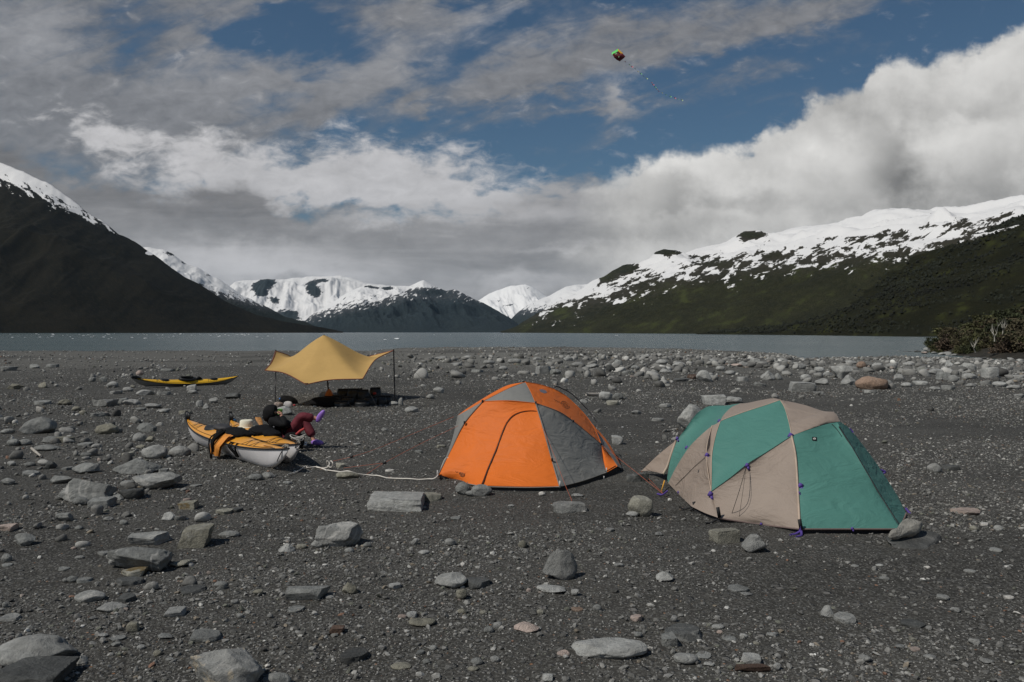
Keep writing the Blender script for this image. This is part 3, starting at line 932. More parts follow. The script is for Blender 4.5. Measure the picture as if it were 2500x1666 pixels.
NAMED = [
    # bottom left
    (-10, 172, 1542, 1642, 'r', 'l', 'huge rounded grey boulder in the lower corner of the beach', dict(mt='V', depth=.8)),
    (2, 163, 1618, 1700, 'b', 'd', 'dark cracked block leaning against the huge rounded corner boulder', dict()),
    (466, 640, 1562, 1712, 'p', 'm', 'big grey boulder with a cream patch and a dark side, lowest in view', dict(mt='C', seed=11, depth=.85)),
    (641, 708, 1642, 1690, 'r', 'g', 'grey stone just right of the cream patched boulder', dict()),
    (175, 207, 1603, 1630, 't', 'l', 'small pointed pale stone beside the huge rounded corner boulder', dict()),
    (458, 537, 1551, 1574, 's', 'g', 'long thin grey stone just behind the cream patched boulder', dict()),
    (258, 414, 1330, 1401, 'a', 'g', 'long grey slab boulder with a white speckled end', dict(mt='V', depth=.6)),
    (293, 356, 1384, 1412, 's', 'y', 'thin slab with an ochre end, tucked in front of the long grey slab boulder', dict(mt='O')),
    (307, 407, 1300, 1333, 'b', 'm', 'pale faced grey block behind the long grey slab boulder', dict(mt='V', depth=.6)),
    (432, 519, 1279, 1341, 'b', 'o', 'smooth olive brown boulder with a squared side', dict(seed=8)),
    (413, 467, 1366, 1388, 'a', 'y', 'ochre and grey stone at the end of the long grey slab boulder', dict(mt='O')),
    (181, 251, 1442, 1477, 'r', 'm', 'rounded grey stone with a diagonal pale stripe near the bottom left', dict(mt='V')),
    (237, 306, 1471, 1500, 'r', 'm', 'low domed grey stone just below the diagonally striped stone', dict()),
    (396, 449, 1487, 1510, 'b', 'm', 'small squared grey stone alone on the gravel, low left', dict()),
    (283, 345, 1408, 1436, 's', 'd', 'flat blue black slab sunk in gravel in front of the ochre slab', dict()),
    (434, 500, 1444, 1456, 's', 'd', 'thin flush dark slab in the gravel near the bottom left', dict()),
    (283, 325, 1452, 1475, 's', 'd', 'small flush dark slab behind the low domed grey stone', dict()),
    (677, 718, 1327, 1352, 't', 'l', 'little triangular pale stone beside the lumpy boulder', dict()),
    (776, 882, 1273, 1340, 'a', 'm', 'lumpy pale boulder with a knob on top', dict(seed=7, mt='V')),
    (758, 790, 1318, 1340, 'r', 'l', 'small pale egg shaped stone touching the lumpy boulder', dict()),
    (722, 748, 1329, 1343, 'r', 'y', 'small yellowish stone in the row leading to the lumpy boulder', dict()),
    (698, 799, 1431, 1471, 'b', 'g', 'wide brownish block with a thin white top edge', dict(mt='V', depth=.5)),
    (832, 873, 1421, 1456, 'a', 'o', 'small upright olive stone right of the white edged block', dict()),
    (801, 838, 1530, 1554, 'b', 'R', 'small rusty brown block among the gravel', dict()),
    (1060, 1140, 1397, 1440, 'a', 'm', 'smooth grey wedge shaped stone with a dark stone behind it', dict()),
    (1128, 1196, 1412, 1440, 's', 'd', 'dark flat stone sloping away from the grey wedge shaped stone', dict()),
    (1112, 1140, 1440, 1466, 'r', 'o', 'small olive egg shaped stone below the grey wedge shaped stone', dict()),
    (996, 1062, 1511, 1536, 'r', 'o', 'low olive lens shaped stone near the bottom centre', dict()),
    (1255, 1317, 1521, 1550, 'a', 'p', 'broken stone with a pale brownish edge, bottom centre', dict()),
    (1325, 1410, 1344, 1420, 'p', 'm', 'upright grey boulder webbed with white veins', dict(mt='V', seed=21, depth=.6)),
    (1310, 1382, 1428, 1454, 'a', 'l', 'low pale stone just in front of the upright veined boulder', dict()),
    (1396, 1582, 1559, 1618, 'r', 'l', 'long pale flat boulder like a whale back, lower centre right', dict(depth=.55, seed=5)),
    (828, 896, 1594, 1625, 's', 'd', 'dark slate slab with a paler wedge, near the bottom edge', dict()),
    (952, 1003, 1623, 1642, 'r', 'o', 'olive lens shaped stone at the bottom edge', dict()),
    (901, 1038, 1200, 1251, 'b', 'l', 'box shaped grey slab boulder with a clean flat top', dict(depth=1.05, seed=3)),
    (1027, 1078, 1202, 1224, 's', 'y', 'yellowish flat stone touching the box shaped slab boulder', dict()),
    (1112, 1150, 1178, 1210, 'r', 'g', 'dark rounded stone holding down the front of the orange tent', dict(seed=31)),
    (1149, 1202, 1183, 1213, 'r', 'm', 'oval speckled stone beside the front of the orange tent', dict(depth=.6)),
    (1136, 1166, 1198, 1213, 'r', 'g', 'small stone wedged between the two stones at the orange tent front', dict()),
    (1315, 1332, 1201, 1213, 'r', 'w', 'small white stone in front of the orange tent', dict()),
    (1348, 1436, 1223, 1254, 's', 'm', 'flat pale stone under the orange guy line', dict(depth=.7)),
    (1534, 1594, 1211, 1263, 'r', 'y', 'egg shaped stone standing between the two tents', dict(depth=.7)),
    (1528, 1560, 1248, 1263, 'r', 'm', 'small pale stone against the egg shaped stone between the tents', dict()),
    (820, 877, 1151, 1171, 'r', 'o', 'oval stone holding the white rope down', dict(depth=.6)),
    (1529, 1584, 1154, 1179, 's', 'd', 'flat dark slab between the two tents', dict(depth=.6)),
    (1493, 1520, 1064, 1086, 'b', 'm', 'small squared stone behind and right of the orange tent', dict()),
    (1735, 1805, 1290, 1327, 'b', 'y', 'cracked bread loaf shaped stone in front of the teal tent', dict(depth=.6, seed=14)),
    (1807, 1872, 1303, 1352, 'a', 'm', 'rough dark based stone in front of the teal tent', dict(depth=.75)),
    (1602, 1647, 1395, 1422, 't', 'l', 'small pale triangular stone below the gap between the tents', dict()),
    (1780, 1828, 1433, 1451, 's', 'g', 'low grey stone lying well in front of the teal tent', dict()),
    (2005, 2042, 1479, 1513, 't', 'm', 'pointed half of a split grey stone, lower right', dict()),
    (2040, 2090, 1499, 1527, 's', 'm', 'flat half of a split grey stone, lower right', dict()),
    (1622, 1716, 1541, 1570, 's', 'd', 'wide flush slate slab right of the long pale flat boulder', dict()),
    (1616, 1656, 1548, 1583, 's', 'g', 'tilted slate flake leaning on the wide flush slab', dict()),
    (1647, 1706, 1595, 1630, 'r', 'l', 'bright pale stone near the lower right edge', dict(seed=9)),
    (1700, 1740, 1600, 1614, 's', 'g', 'grey flake behind the bright pale stone', dict()),
    (1812, 1861, 1600, 1626, 'b', 'l', 'squared pale stone above the rusty bar shaped stone', dict()),
    (1797, 1884, 1626, 1645, 'b', 'R', 'rusty brown bar shaped stone near the bottom right', dict(depth=.3)),
    (2329, 2397, 1240, 1261, 's', 'p', 'low pinkish white stone far right of the teal tent', dict()),
    (2396, 2416, 1277, 1287, 's', 'w', 'thin bright white stone, far right', dict()),
    (2266, 2300, 1131, 1156, 'r', 'm', 'grey rounded stone to the right of the teal tent roof', dict()),
    (2299, 2345, 1134, 1150, 's', 'd', 'dark flat stone at the right, beside a rounded grey one', dict()),
    # left midfield
    (145, 280, 1163, 1227, 'a', 'g', 'wide dark angular boulder with an undercut front', dict(seed=17, mt='V', depth=.7)),
    (333, 436, 1152, 1197, 'a', 'm', 'angular boulder with a pale left face and black right side', dict(seed=29, mt='V')),
    (285, 390, 1116, 1158, 't', 'g', 'broad peaked grey boulder in the stony field left of the kayaks', dict(seed=12)),
    (345, 406, 1086, 1122, 'r', 'm', 'smooth domed pale boulder left of the loaded kayaks', dict(seed=6)),
    (412, 464, 1088, 1116, 'r', 'm', 'smooth oval pale boulder nearest to the loaded kayaks', dict(seed=4)),
    (175, 241, 1129, 1158, 'a', 'g', 'rough grey boulder behind the wide dark angular boulder', dict()),
    (289, 349, 1191, 1222, 's', 'd', 'dark sloping slab beside the wide dark angular boulder', dict()),
    (291, 325, 1173, 1191, 'r', 'm', 'small domed stone between two large angular boulders', dict()),
    (174, 214, 1213, 1236, 'r', 'g', 'grey stone touching the foot of the wide dark angular boulder', dict()),
    (219, 273, 1215, 1242, 'b', 'g', 'blocky grey stone in front of the wide dark angular boulder', dict()),
    (435, 481, 1222, 1247, 'b', 'o', 'olive stone with a pink white chip on top', dict(mt='O')),
    (443, 466, 1216, 1226, 's', 'p', 'pink white chip lying on an olive stone', dict()),
    (523, 565, 1243, 1260, 's', 'y', 'flat tan diamond shaped stone in front of the kayaks', dict()),
    (391, 428, 1251, 1274, 't', 'l', 'pale wedge shaped stone, left centre of the beach', dict()),
    (425, 452, 1257, 1273, 's', 'g', 'dull grey flake behind the pale wedge shaped stone', dict()),
    (534, 584, 1296, 1316, 'r', 'g', 'blue grey stone right of the olive brown boulder', dict()),
    (-8, 36, 1279, 1299, 'b', 'p', 'pink brick shaped block cut off by the left edge', dict()),
    (234, 286, 1034, 1062, 'r', 'o', 'rounded olive boulder standing clear in the stony field', dict(seed=2)),
    (334, 378, 1033, 1056, 'a', 'g', 'low grey stone right of the rounded olive boulder', dict()),
    (322, 356, 1057, 1080, 'r', 'm', 'small domed stone above a jumble of pale pieces', dict()),
    (294, 325, 1103, 1117, 's', 'y', 'yellowish split stone left of the smooth domed boulder', dict()),
    (42, 126, 1018, 1062, 'a', 'g', 'large dull boulder at the left edge of the stony field', dict(seed=33)),
    (139, 178, 1066, 1083, 's', 'o', 'flat stone with a light front edge and a dark gap under it', dict()),
    (228, 280, 973, 994, 'b', 'm', 'flat topped block with a pinkish end, left of centre', dict()),
    (278, 313, 972, 987, 's', 'g', 'grey piece leaning on the flat topped block', dict()),
    (550, 584, 960, 975, 'a', 'd', 'lone dark stone between the far kayak and the tarp', dict()),
    (459, 480, 940, 955, 'b', 'l', 'small pale block in front of the far yellow kayak', dict()),
    (458, 482, 953, 962, 'r', 'm', 'pale piece below the small pale block near the far kayak', dict()),
    (300, 325, 945, 957, 'r', 'm', 'round grey stone below the tail end of the far kayak', dict()),
    (318, 330, 940, 947, 'r', 'y', 'tiny yellowish stone just in front of the far kayak', dict()),
    (331, 350, 905, 917, 'r', 'p', 'pinkish white stone just behind the far kayak', dict()),
    # tarp corners, weights
    (648, 685, 994, 1013, 'a', 'm', 'stone at the foot of the left tarp pole', dict()),
    (668, 690, 982, 994, 'r', 'p', 'brownish stone behind the foot of the left tarp pole', dict()),
    (675, 715, 991, 1014, 'a', 'l', 'pale stone lying in front of the blue and black bag', dict(seed=19)),
    (779, 800, 957, 972, 'r', 'm', 'pale stone behind the centre tarp pole', dict()),
    (950, 972, 980, 990, 'r', 'l', 'pale stone at the foot of the right tarp pole', dict()),
    (972, 984, 972, 992, 'r', 'm', 'upright grey stone right of the right tarp pole', dict()),
    (944, 958, 974, 984, 'r', 'o', 'brownish stone left of the right tarp pole', dict()),
    (988, 1020, 993, 1008, 'a', 'm', 'small stone a few steps right of the right tarp pole', dict()),
    (1057, 1084, 946, 961, 'r', 'l', 'rounded pale stone behind and left of the orange tent', dict()),
    (1040, 1060, 963, 975, 'r', 'm', 'little grey stone behind and left of the orange tent', dict()),
    # boulder field
    (1654, 1722, 987, 1056, 'a', 'l', 'big pale boulder poking up behind the left of the teal tent', dict(seed=41, mt='V')),
    (1715, 1770, 963, 989, 'b', 'l', 'pale block just behind the teal tent', dict(seed=10)),
    (1768, 1812, 969, 985, 'r', 'm', 'low grey boulder right of the pale block behind the teal tent', dict()),
    (1927, 1985, 932, 958, 'b', 'l', 'square cut pale boulder on the near edge of the boulder field', dict(seed=13)),
    (2090, 2164, 919, 952, 'r', 'b', 'orange brown rounded boulder on the edge of the boulder field', dict(seed=15)),
    (2029, 2078, 893, 924, 'a', 'l', 'large pale faceted boulder in the middle of the boulder field', dict(seed=16)),
    (2155, 2178, 928, 948, 'r', 'm', 'grey stone against the right side of the orange brown boulder', dict()),
    (1858, 1893, 905, 929, 't', 'm', 'upright pale stone left of the square cut boulder', dict()),
    (1891, 1912, 912, 928, 'a', 'g', 'dark sided stone beside the upright pale stone', dict()),
    (1677, 1717, 914, 926, 's', 'R', 'reddish dark stone at the near edge of the boulder field', dict()),
    (1700, 1737, 905, 933, 'a', 'l', 'pale stone behind the reddish dark stone', dict()),
    (1640, 1690, 924, 932, 's', 'd', 'thin dark flat rock left of the reddish stone', dict()),
    (1308, 1348, 893, 914, 'b', 'l', 'pale squared boulder right behind the orange tent', dict()),
    (1342, 1371, 901, 915, 'a', 'g', 'grey stone beside the pale squared boulder behind the orange tent', dict()),
    (1480, 1502, 891, 908, 'a', 'd', 'black stone in the boulder field above the gap between tents', dict()),
    (1497, 1520, 879, 900, 'r', 'g', 'dark rounded stone behind the black stone', dict()),
    (1562, 1588, 896, 912, 'a', 'w', 'white pinkish stone in the boulder field', dict()),
    (1785, 1812, 888, 896, 'a', 'p', 'pinkish stone far back in the boulder field', dict()),
    (2091, 2114, 883, 899, 'r', 'b', 'tan rounded stone behind the orange brown boulder', dict()),
    (1980, 1992, 885, 894, 'r', 'b', 'small tan stone far back in the boulder field', dict()),
    (2307, 2327, 881, 897, 't', 'l', 'upright pale stone near the water at the right', dict()),
    (2402, 2433, 898, 923, 'b', 'l', 'tall pale block at the right of the boulder field', dict()),
    (2348, 2382, 886, 906, 'r', 'l', 'pale boulder near the tall pale block', dict()),
    (2266, 2302, 900, 915, 'r', 'm', 'smooth domed boulder in the right half of the boulder field', dict()),
    (2316, 2342, 916, 934, 'r', 'm', 'rounded boulder low in the right half of the boulder field', dict()),
    (2288, 2318, 910, 928, 'b', 'g', 'dark grey block between two rounded boulders at the right', dict()),
    (2350, 2385, 912, 926, 'r', 'l', 'oval pale boulder right of the rounded pair', dict()),
    (2056, 2092, 916, 941, 't', 'm', 'grey peaked boulder left of the orange brown boulder', dict()),
    (1462, 1495, 957, 979, 'a', 'l', 'pale rock in the little heap right of the orange tent top', dict()),
    (1496, 1521, 960, 976, 'r', 'g', 'dark grey rock in the little heap right of the orange tent top', dict()),
    (1480, 1512, 978, 990, 's', 'y', 'tan flat rock at the foot of the little heap', dict()),
    (1413, 1435, 975, 986, 'a', 'l', 'pale rock at the left end of the little heap', dict()),
]
# plain grey stones: columns x0, x1, rows top, bottom, shape, colour
PLAIN = """0,36,1167,1185,a,g;136,174,1252,1275,a,g;604,640,1158,1175,r,g;639,673,1153,1170,a,m;223,247,1083,1095,r,m;102,153,1066,1083,a,g;81,141,1085,1103,r,g;45,75,1072,1088,r,g
16,45,1072,1090,r,g;109,137,1126,1146,a,d;123,178,1160,1182,a,g;51,91,1149,1164,s,g;0,33,1047,1060,r,g;220,264,1007,1019,s,g;351,392,984,998,a,m;385,412,998,1009,a,m;435,469,1001,1012,s,o
259,288,932,947,r,m;272,300,953,963,s,m;330,373,952,966,a,m;384,416,955,965,s,m;510,533,971,986,a,m;476,495,978,994,a,m;495,511,985,999,t,m;240,262,920,933,a,g;216,232,921,933,r,g
69,97,890,900,a,g;0,41,895,906,s,g;110,141,889,898,s,g;18,58,937,951,a,o;92,116,933,948,a,o;137,175,975,990,a,o;85,125,978,989,s,g;175,195,993,1005,r,o;192,212,1002,1014,r,o
190,226,1080,1090,s,g;160,182,1040,1052,a,g;195,214,1054,1061,r,m;300,340,975,990,a,m;330,354,995,1003,r,g;395,425,900,907,s,g;258,274,1040,1048,r,g;355,374,1066,1080,a,o
330,352,1086,1096,a,o;196,222,1105,1118,r,g;60,84,1128,1140,r,g;16,36,1126,1139,r,m;150,176,1140,1150,s,g;388,410,1144,1154,s,g;270,300,1208,1224,a,g;465,490,1183,1190,s,g
0,25,1353,1377,r,g;0,26,1377,1388,s,g;36,80,1303,1334,a,g;235,265,1346,1359,s,m;180,202,1357,1368,r,m;170,182,1336,1344,r,p;290,310,1270,1285,r,g;180,200,1284,1296,r,g;250,275,1262,1274,r,m
148,165,1413,1424,r,m;0,46,1506,1520,s,m;0,14,1472,1490,r,g;160,185,1407,1424,r,g;183,218,1413,1426,s,g;140,165,1386,1396,s,g;385,402,1472,1482,r,g;310,336,1520,1545,b,o;283,296,1530,1542,r,m
235,260,1548,1560,r,m;265,300,1562,1570,s,g;268,290,1570,1583,a,g;380,420,1548,1566,a,g;330,350,1576,1592,r,m;370,392,1590,1608,r,o;400,420,1608,1618,r,g;520,552,1420,1436,r,g;525,550,1425,1445,a,g
615,640,1440,1455,r,o;560,580,1465,1478,r,m;650,664,1500,1512,r,m;575,592,1500,1514,r,m;700,740,1486,1500,s,g;790,815,1455,1466,r,m;948,978,1425,1440,s,m;1020,1048,1343,1358,r,m;1085,1112,1315,1334,r,m
1265,1287,1320,1340,r,o;1002,1020,1316,1332,a,m;840,862,1338,1352,r,m;885,905,1325,1340,r,g;1115,1140,1488,1504,r,o;1170,1190,1492,1506,r,y;970,992,1502,1516,r,p;990,1016,1496,1512,s,m;1180,1205,1532,1552,r,g
1203,1226,1520,1540,r,m;1148,1180,1608,1630,r,g;1196,1220,1604,1624,r,m;1142,1170,1630,1644,r,o;1360,1392,1594,1610,s,p;1324,1352,1648,1666,b,l;1048,1066,1578,1592,r,g;1015,1035,1590,1602,s,g;1030,1050,1612,1626,r,g
1395,1415,1440,1456,a,m;1448,1470,1478,1498,r,m;1310,1328,1490,1505,r,y;1395,1425,1485,1497,s,b;1550,1570,1545,1560,r,g;1500,1522,1376,1386,s,m;1285,1298,1438,1450,r,p;1540,1570,1502,1520,s,p;1740,1770,1526,1541,r,l
1752,1767,1542,1553,r,p;1808,1828,1550,1563,r,l;1638,1656,1505,1522,r,m;1840,1856,1568,1580,s,y;1873,1905,1545,1562,a,m;1890,1910,1622,1640,r,m;1810,1840,1448,1460,s,m;1720,1745,1618,1632,a,l;1765,1800,1560,1572,s,g
2205,2260,1530,1540,s,d;2225,2243,1556,1572,s,y;2370,2392,1284,1298,r,y;2430,2450,1283,1298,r,m;2140,2160,1378,1386,r,l;2080,2100,1380,1388,r,m;2360,2385,1393,1402,s,m;2455,2478,1455,1466,s,w;2228,2252,1584,1598,s,p
2260,2290,1600,1616,r,m;2190,2215,1575,1590,r,g;2100,2130,1600,1620,r,m;2400,2430,1610,1626,a,m;2290,2320,1455,1468,s,m;2325,2350,1485,1500,a,m;2420,2450,1340,1350,s,m;2370,2400,1560,1580,a,m;2150,2175,1408,1420,r,m
1395,1425,1205,1215,r,m;1600,1620,1300,1310,r,m;1475,1500,1290,1300,s,m;1240,1256,1232,1240,r,m;1100,1125,1262,1270,s,g;1012,1030,1100,1107,s,g;1065,1088,1086,1094,s,y;940,962,1146,1154,s,w;860,880,1082,1088,r,m
930,946,1046,1052,r,m;820,842,1130,1144,s,y;560,590,1240,1254,s,d;690,712,1175,1185,r,g;1555,1590,866,874,a,m;1600,1630,878,890,r,m;1640,1672,884,896,a,l;1725,1752,876,886,r,m;1832,1856,874,886,a,l
1896,1924,874,884,r,m;1940,1968,888,902,a,m;1988,2012,896,910,r,l;2010,2032,908,920,r,m;1955,1980,914,928,r,l;1990,2020,924,940,a,m;1800,1828,884,896,r,m;1800,1826,920,932,s,m;1770,1795,905,916,a,m
1748,1770,894,906,r,m;1610,1640,900,912,a,m;1540,1562,892,904,r,g;1430,1462,888,900,a,m;1395,1424,884,896,r,m;1375,1400,872,882,a,m;1520,1548,905,913,s,g;1300,1324,872,880,a,m;1240,1272,876,888,r,m;1180,1210,880,890,a,m
1130,1160,868,876,r,m;1060,1092,870,880,a,m;1100,1128,886,894,s,m;1218,1240,894,904,r,m;1150,1180,902,910,s,g;2180,2208,914,930,a,m;2200,2228,934,946,r,m;2230,2262,930,940,s,l;2240,2266,896,906,r,g
2205,2232,884,894,r,m;2130,2156,886,896,a,m;2160,2190,888,900,r,m;2052,2090,880,890,r,l;2395,2420,928,940,s,m;2424,2460,932,946,r,l;2460,2490,940,952,a,m;2470,2500,916,926,s,m;2440,2462,896,908,r,m;2380,2400,874,884,r,m
2360,2384,936,946,r,m;2300,2330,940,952,s,g;2270,2296,944,954,r,m;2476,2500,962,972,s,m;2110,2140,952,960,s,m;1985,2010,956,964,s,m;1840,1870,934,944,s,g;1540,1566,1002,1012,a,m;1590,1620,1020,1030,s,m;1610,1640,986,996,a,m"""

MTS = {'C': ROCK_CREAM, 'O': ROCK_OCHRE, 'V': ROCK_VEIN}
for x0, x1, yt, yb, kd, cc, lb, kw in NAMED:
    kw = dict(kw)
    if 'mt' in kw:
        kw['mt'] = MTS[kw['mt']]
    stone(x0, x1, yt, yb, kd, cc, lb, **kw)
for q in PLAIN.replace('\n', ';').split(';'):
    a = q.split(',')
    stone(*[float(v) for v in a[:4]], a[4], a[5])
# stones that the photograph tells apart in nothing but their spot share label and group
for lb, lst in stone_groups.items():
    if len(lst) > 1:
        for o in lst:
            o['label'] = lb
            o['group'] = lb + 's'

# the stone and slab that pin the corner of the teal tent
def corner_stones():
    g = ground_pt(2258, 1338)
    V, Fc = rock_verts('s', 77, 4)
    V = V * np.array([0.62, 0.42, 0.05])
    o = obj('stone', mesh_np('stone', V, Fc), ROCK, label='flat dark slab lying under the purple cord at the corner of the teal tent', cat='stone')
    o.location = (g.x, g.y + 0.16, gzf(g.x, g.y) + 0.0)
    o.rotation_euler = (math.radians(8), math.radians(-6), math.radians(38))
    o.color = (0.085, 0.086, 0.082, 1)
    a, b = px_at(2182, 1309, 7.30), px_at(2246, 1281, 7.50)
    V, Fc = rock_verts('r', 78, 5)
    L = (b - a).length + 0.10
    V = (V - np.array([0, 0, 0.5])) * np.array([L, 0.15, 0.15])
    V[:, 2] *= 1 + 0.25 * np.sin(V[:, 0] / L * 9)
    V[:, 1] *= 1 + 0.2 * np.sin(V[:, 0] / L * 9)
    o = obj('stone', mesh_np('stone', V, Fc), ROCK, label='long knobbly stone laid on the corner of the teal tent', cat='stone')
    o.location = (a + b) / 2
    o.rotation_euler = (b - a).to_track_quat('X', 'Z').to_euler()
    o.color = (0.27, 0.26, 0.23, 1)


corner_stones()

# ------------------------------------------------------------------ loose gravel and cobbles (beyond counting)
rs = np.random.RandomState(4)


def pebble_material():
    m = bpy.data.materials.new('pebbles')
    m.use_nodes = True
    t = m.node_tree
    p = t.nodes['Principled BSDF']
    at = t.nodes.new('ShaderNodeAttribute'); at.attribute_name = 'stone_colour'
    tcn = t.nodes.new('ShaderNodeTexCoord')
    f = n_noise(t, tcn.outputs['Object'], 38, 5, 0.7)
    t.links.new(n_mix(t, 0.9, at.outputs['Color'], n_mix(t, f.step(0.2, 0.8), 0.62, 1.38), 'MULTIPLY'), p.inputs['Base Color'])
    p.inputs['Roughness'].default_value = 0.85
    p.inputs['Specular IOR Level'].default_value = 0.3
    b = t.nodes.new('ShaderNodeBump')
    b.inputs['Strength'].default_value = 0.6
    b.inputs['Distance'].default_value = 0.01
    t.links.new(f.v, b.inputs['Height'])
    t.links.new(b.outputs[0], p.inputs['Normal'])
    return m


PEB = pebble_material()


def density(x, y):
    """How stony the beach is: sand tongues near the tents, cobble bars further out."""
    n = fbm(x / 2.3, y / 2.3, octs=3, seed=91) * 0.5 + fbm((x * .88 + y * .47) / 5.5, (y * .88 - x * .47) / 1.3, octs=3, seed=93) * 0.5
    d = np.clip((n - 0.35) / 0.20, 0.05, 1.25)
    px, py = CX + F * x / y, HZ + F * H / y
    d = d * (1 - 0.85 * np.exp(-((px - 1500) / 620) ** 2 - ((py - 1130) / 110) ** 2))
    d = d * (1 - 0.6 * np.exp(-((py - 1250 - (px - 1500) * 0.32) / 60) ** 2) * (px > 1250))
    return d


def scatter(name, label, n_max, y0, y1, smin_fn, C, s0, slope, smax, sub, seed, dens, flat=(0.35, 0.75), bright=1.0, wid=0.92, keep=None):
    rs = np.random.RandomState(seed)
    # distances drawn so that each distance band gets its expected number
    yb = y0 * (y1 / y0) ** np.linspace(0, 1, 60)
    ym = np.sqrt(yb[1:] * yb[:-1])
    smin = smin_fn(ym)
    num = C * (smin / s0) ** (-slope) * (2 * wid * ym + 1.0) * (yb[1:] - yb[:-1])
    tot = num.sum()
    k = min(1.0, n_max / tot)
    cnt = rs.poisson(num * k)
    idx = np.repeat(np.arange(len(ym)), cnt)
    y = yb[idx] + rs.rand(len(idx)) * (yb[idx + 1] - yb[idx])
    x = (rs.rand(len(idx)) * 2 - 1) * (wid * y + 0.5)
    s = smin[idx] * (1 - rs.rand(len(idx))) ** (-1 / slope)
    cap = smax(x, y) if callable(smax) else smax
    s = np.minimum(s, cap * rs.uniform(0.7, 1.0, len(s)))
    ok = rs.rand(len(x)) < dens(x, y)
    ok &= y < shore_dist(x, y) - 1.0
    px, py = CX + F * x / y, HZ + F * H / y
    if keep is not None:
        ok &= keep(px, py)
    x, y, s = x[ok], y[ok], s[ok]
    # keep clear of the hand-placed stones
    big = [h for h in hand_rects if h[2] > 0.08]
    for cx_, cy_, w_, d_ in big:
        q = ((x - cx_) / (w_ * 0.8)) ** 2 + ((y - cy_) / (d_ * 0.8)) ** 2 < 1
        x, y, s = x[~q], y[~q], s[~q]
    n = len(x)
    V0, F0 = ico(sub)
    nv = len(V0)
    NB = 24
    base = []
    for i in range(NB):
        V = V0.copy()
        for _ in range(7 if sub > 1 else 5):
            nn = rs.normal(0, 1, 3); nn /= np.linalg.norm(nn)
            V -= np.outer(np.maximum(V @ nn - rs.uniform(0.45, 0.8), 0), nn)
        V *= 1 + rs.normal(0, 0.09 if sub == 1 else 0.03, (nv, 1))
        base.append(V / np.abs(V).max())
    base = np.array(base)
    B = base[rs.randint(0, NB, n)]
    sc = np.stack([s * 0.5 * rs.uniform(0.85, 1.3, n), s * 0.5 * rs.uniform(0.6, 1.0, n), s * 0.5 * rs.uniform(*flat, n)], -1)
    B = B * sc[:, None, :]
    th = rs.uniform(0, 2 * math.pi, n)
    tl = rs.normal(0, 0.28, n)
    c, q = np.cos(tl), np.sin(tl)
    X_, Z_ = B[:, :, 0] * c[:, None] - B[:, :, 2] * q[:, None], B[:, :, 0] * q[:, None] + B[:, :, 2] * c[:, None]
    c, q = np.cos(th), np.sin(th)
    X2, Y2 = X_ * c[:, None] - B[:, :, 1] * q[:, None], X_ * q[:, None] + B[:, :, 1] * c[:, None]
    z = gz(x, y, True)
    P = np.stack([X2 + x[:, None], Y2 + y[:, None], Z_ + (z + sc[:, 2] * rs.uniform(0.1, 0.6, n))[:, None]], -1)
    Fc = (F0[None] + (np.arange(n) * nv)[:, None, None]).reshape(-1, 3)
    me = mesh_np(name, P.reshape(-1, 3), Fc, sub > 1)
    # greys with a few browns, ochres and white quartz pieces
    g = np.exp(rs.normal(math.log(0.118), 0.46, n)) * bright
    colr = np.stack([g * 1.02, g, g * 0.925], -1)
    r = rs.rand(n)
    for lo, hi, cc in ((0.0, 0.03, (0.20, 0.17, 0.13)), (0.03, 0.036, (0.19, 0.11, 0.075)), (0.05, 0.060, (0.46, 0.44, 0.40)), (0.066, 0.08, (0.27, 0.23, 0.20)), (0.085, 0.14, (0.14, 0.142, 0.115))):
        q = (r >= lo) & (r < hi)
        if cc[0] > 0.5:
            q &= s < min(np.median(s) * 1.6, 0.10)
        q &= s < 0.4
        colr[q] = np.array(cc) * rs.uniform(0.6, 1.15, (q.sum(), 1))
    colr = np.clip(colr, 0.02, 0.7)
    ca = me.color_attributes.new('stone_colour', 'FLOAT_COLOR', 'POINT')
    arr = np.ones((n * nv, 4), np.float32)
    arr[:, :3] = np.repeat(colr, nv, 0)
    ca.data.foreach_set('color', arr.ravel())
    print(name, 'pieces', n)
    return obj(name, me, PEB, label=label, kind='stuff')


scatter('gravel', 'loose grey gravel and pebbles strewn over the beach', 280000, 3.2, 60, lambda y: np.maximum(0.0085, y * 0.00155), 3900, 0.01, 2.1, 0.065, 1, 7, density, bright=1.2)


def cobble_cap(x, y):
    px, py = CX + F * x / y, HZ + F * H / y
    near = np.interp(py, [850, 870, 945, 960, 1000, 1300], [.35, .8, .8, .30, .30, .20])
    left = np.interp(py, [850, 900, 1000, 1200, 1300], [.25, .30, .34, .30, .18])
    return np.where(px < 1000, left, near)


def far_density(x, y):
    """Cobble bars: thick in the belt before the water, thin on the sand around the tents."""
    px, py = CX + F * x / y, HZ + F * H / y
    n = fbm(x / 6.0, y / 6.0, octs=3, seed=101)
    left = np.interp(py, [850, 875, 890, 930, 1000, 1100, 1200, 1300], [0.25, 0.20, 0.10, 0.30, 0.5, 0.7, 0.35, 0.12])
    left = left * np.interp(px, [-400, 420, 560, 5000], [1, 1, 0.0, 0.0])
    right = np.interp(py, [840, 860, 905, 925, 945, 1000, 1100], [0.5, 0.8, 0.8, 0.6, 0.10, 0.05, 0.0])
    right = right * np.interp(px, [850, 1000, 1400, 1700, 5000], [0.0, 0.35, .6, 1, 1])
    mid = np.interp(py, [850, 870, 890, 1000], [0.22, 0.18, 0.06, 0.0])
    heap = 0.9 * np.exp(-((px - 1470) / 70) ** 2 - ((py - 978) / 20) ** 2) + 0.8 * np.exp(-((px - 1660) / 60) ** 2 - ((py - 1040) / 60) ** 2)
    d = np.maximum(np.maximum(left, right), np.maximum(mid, heap))
    return d * np.clip((n - 0.36) / 0.2, 0.12, 1.1)


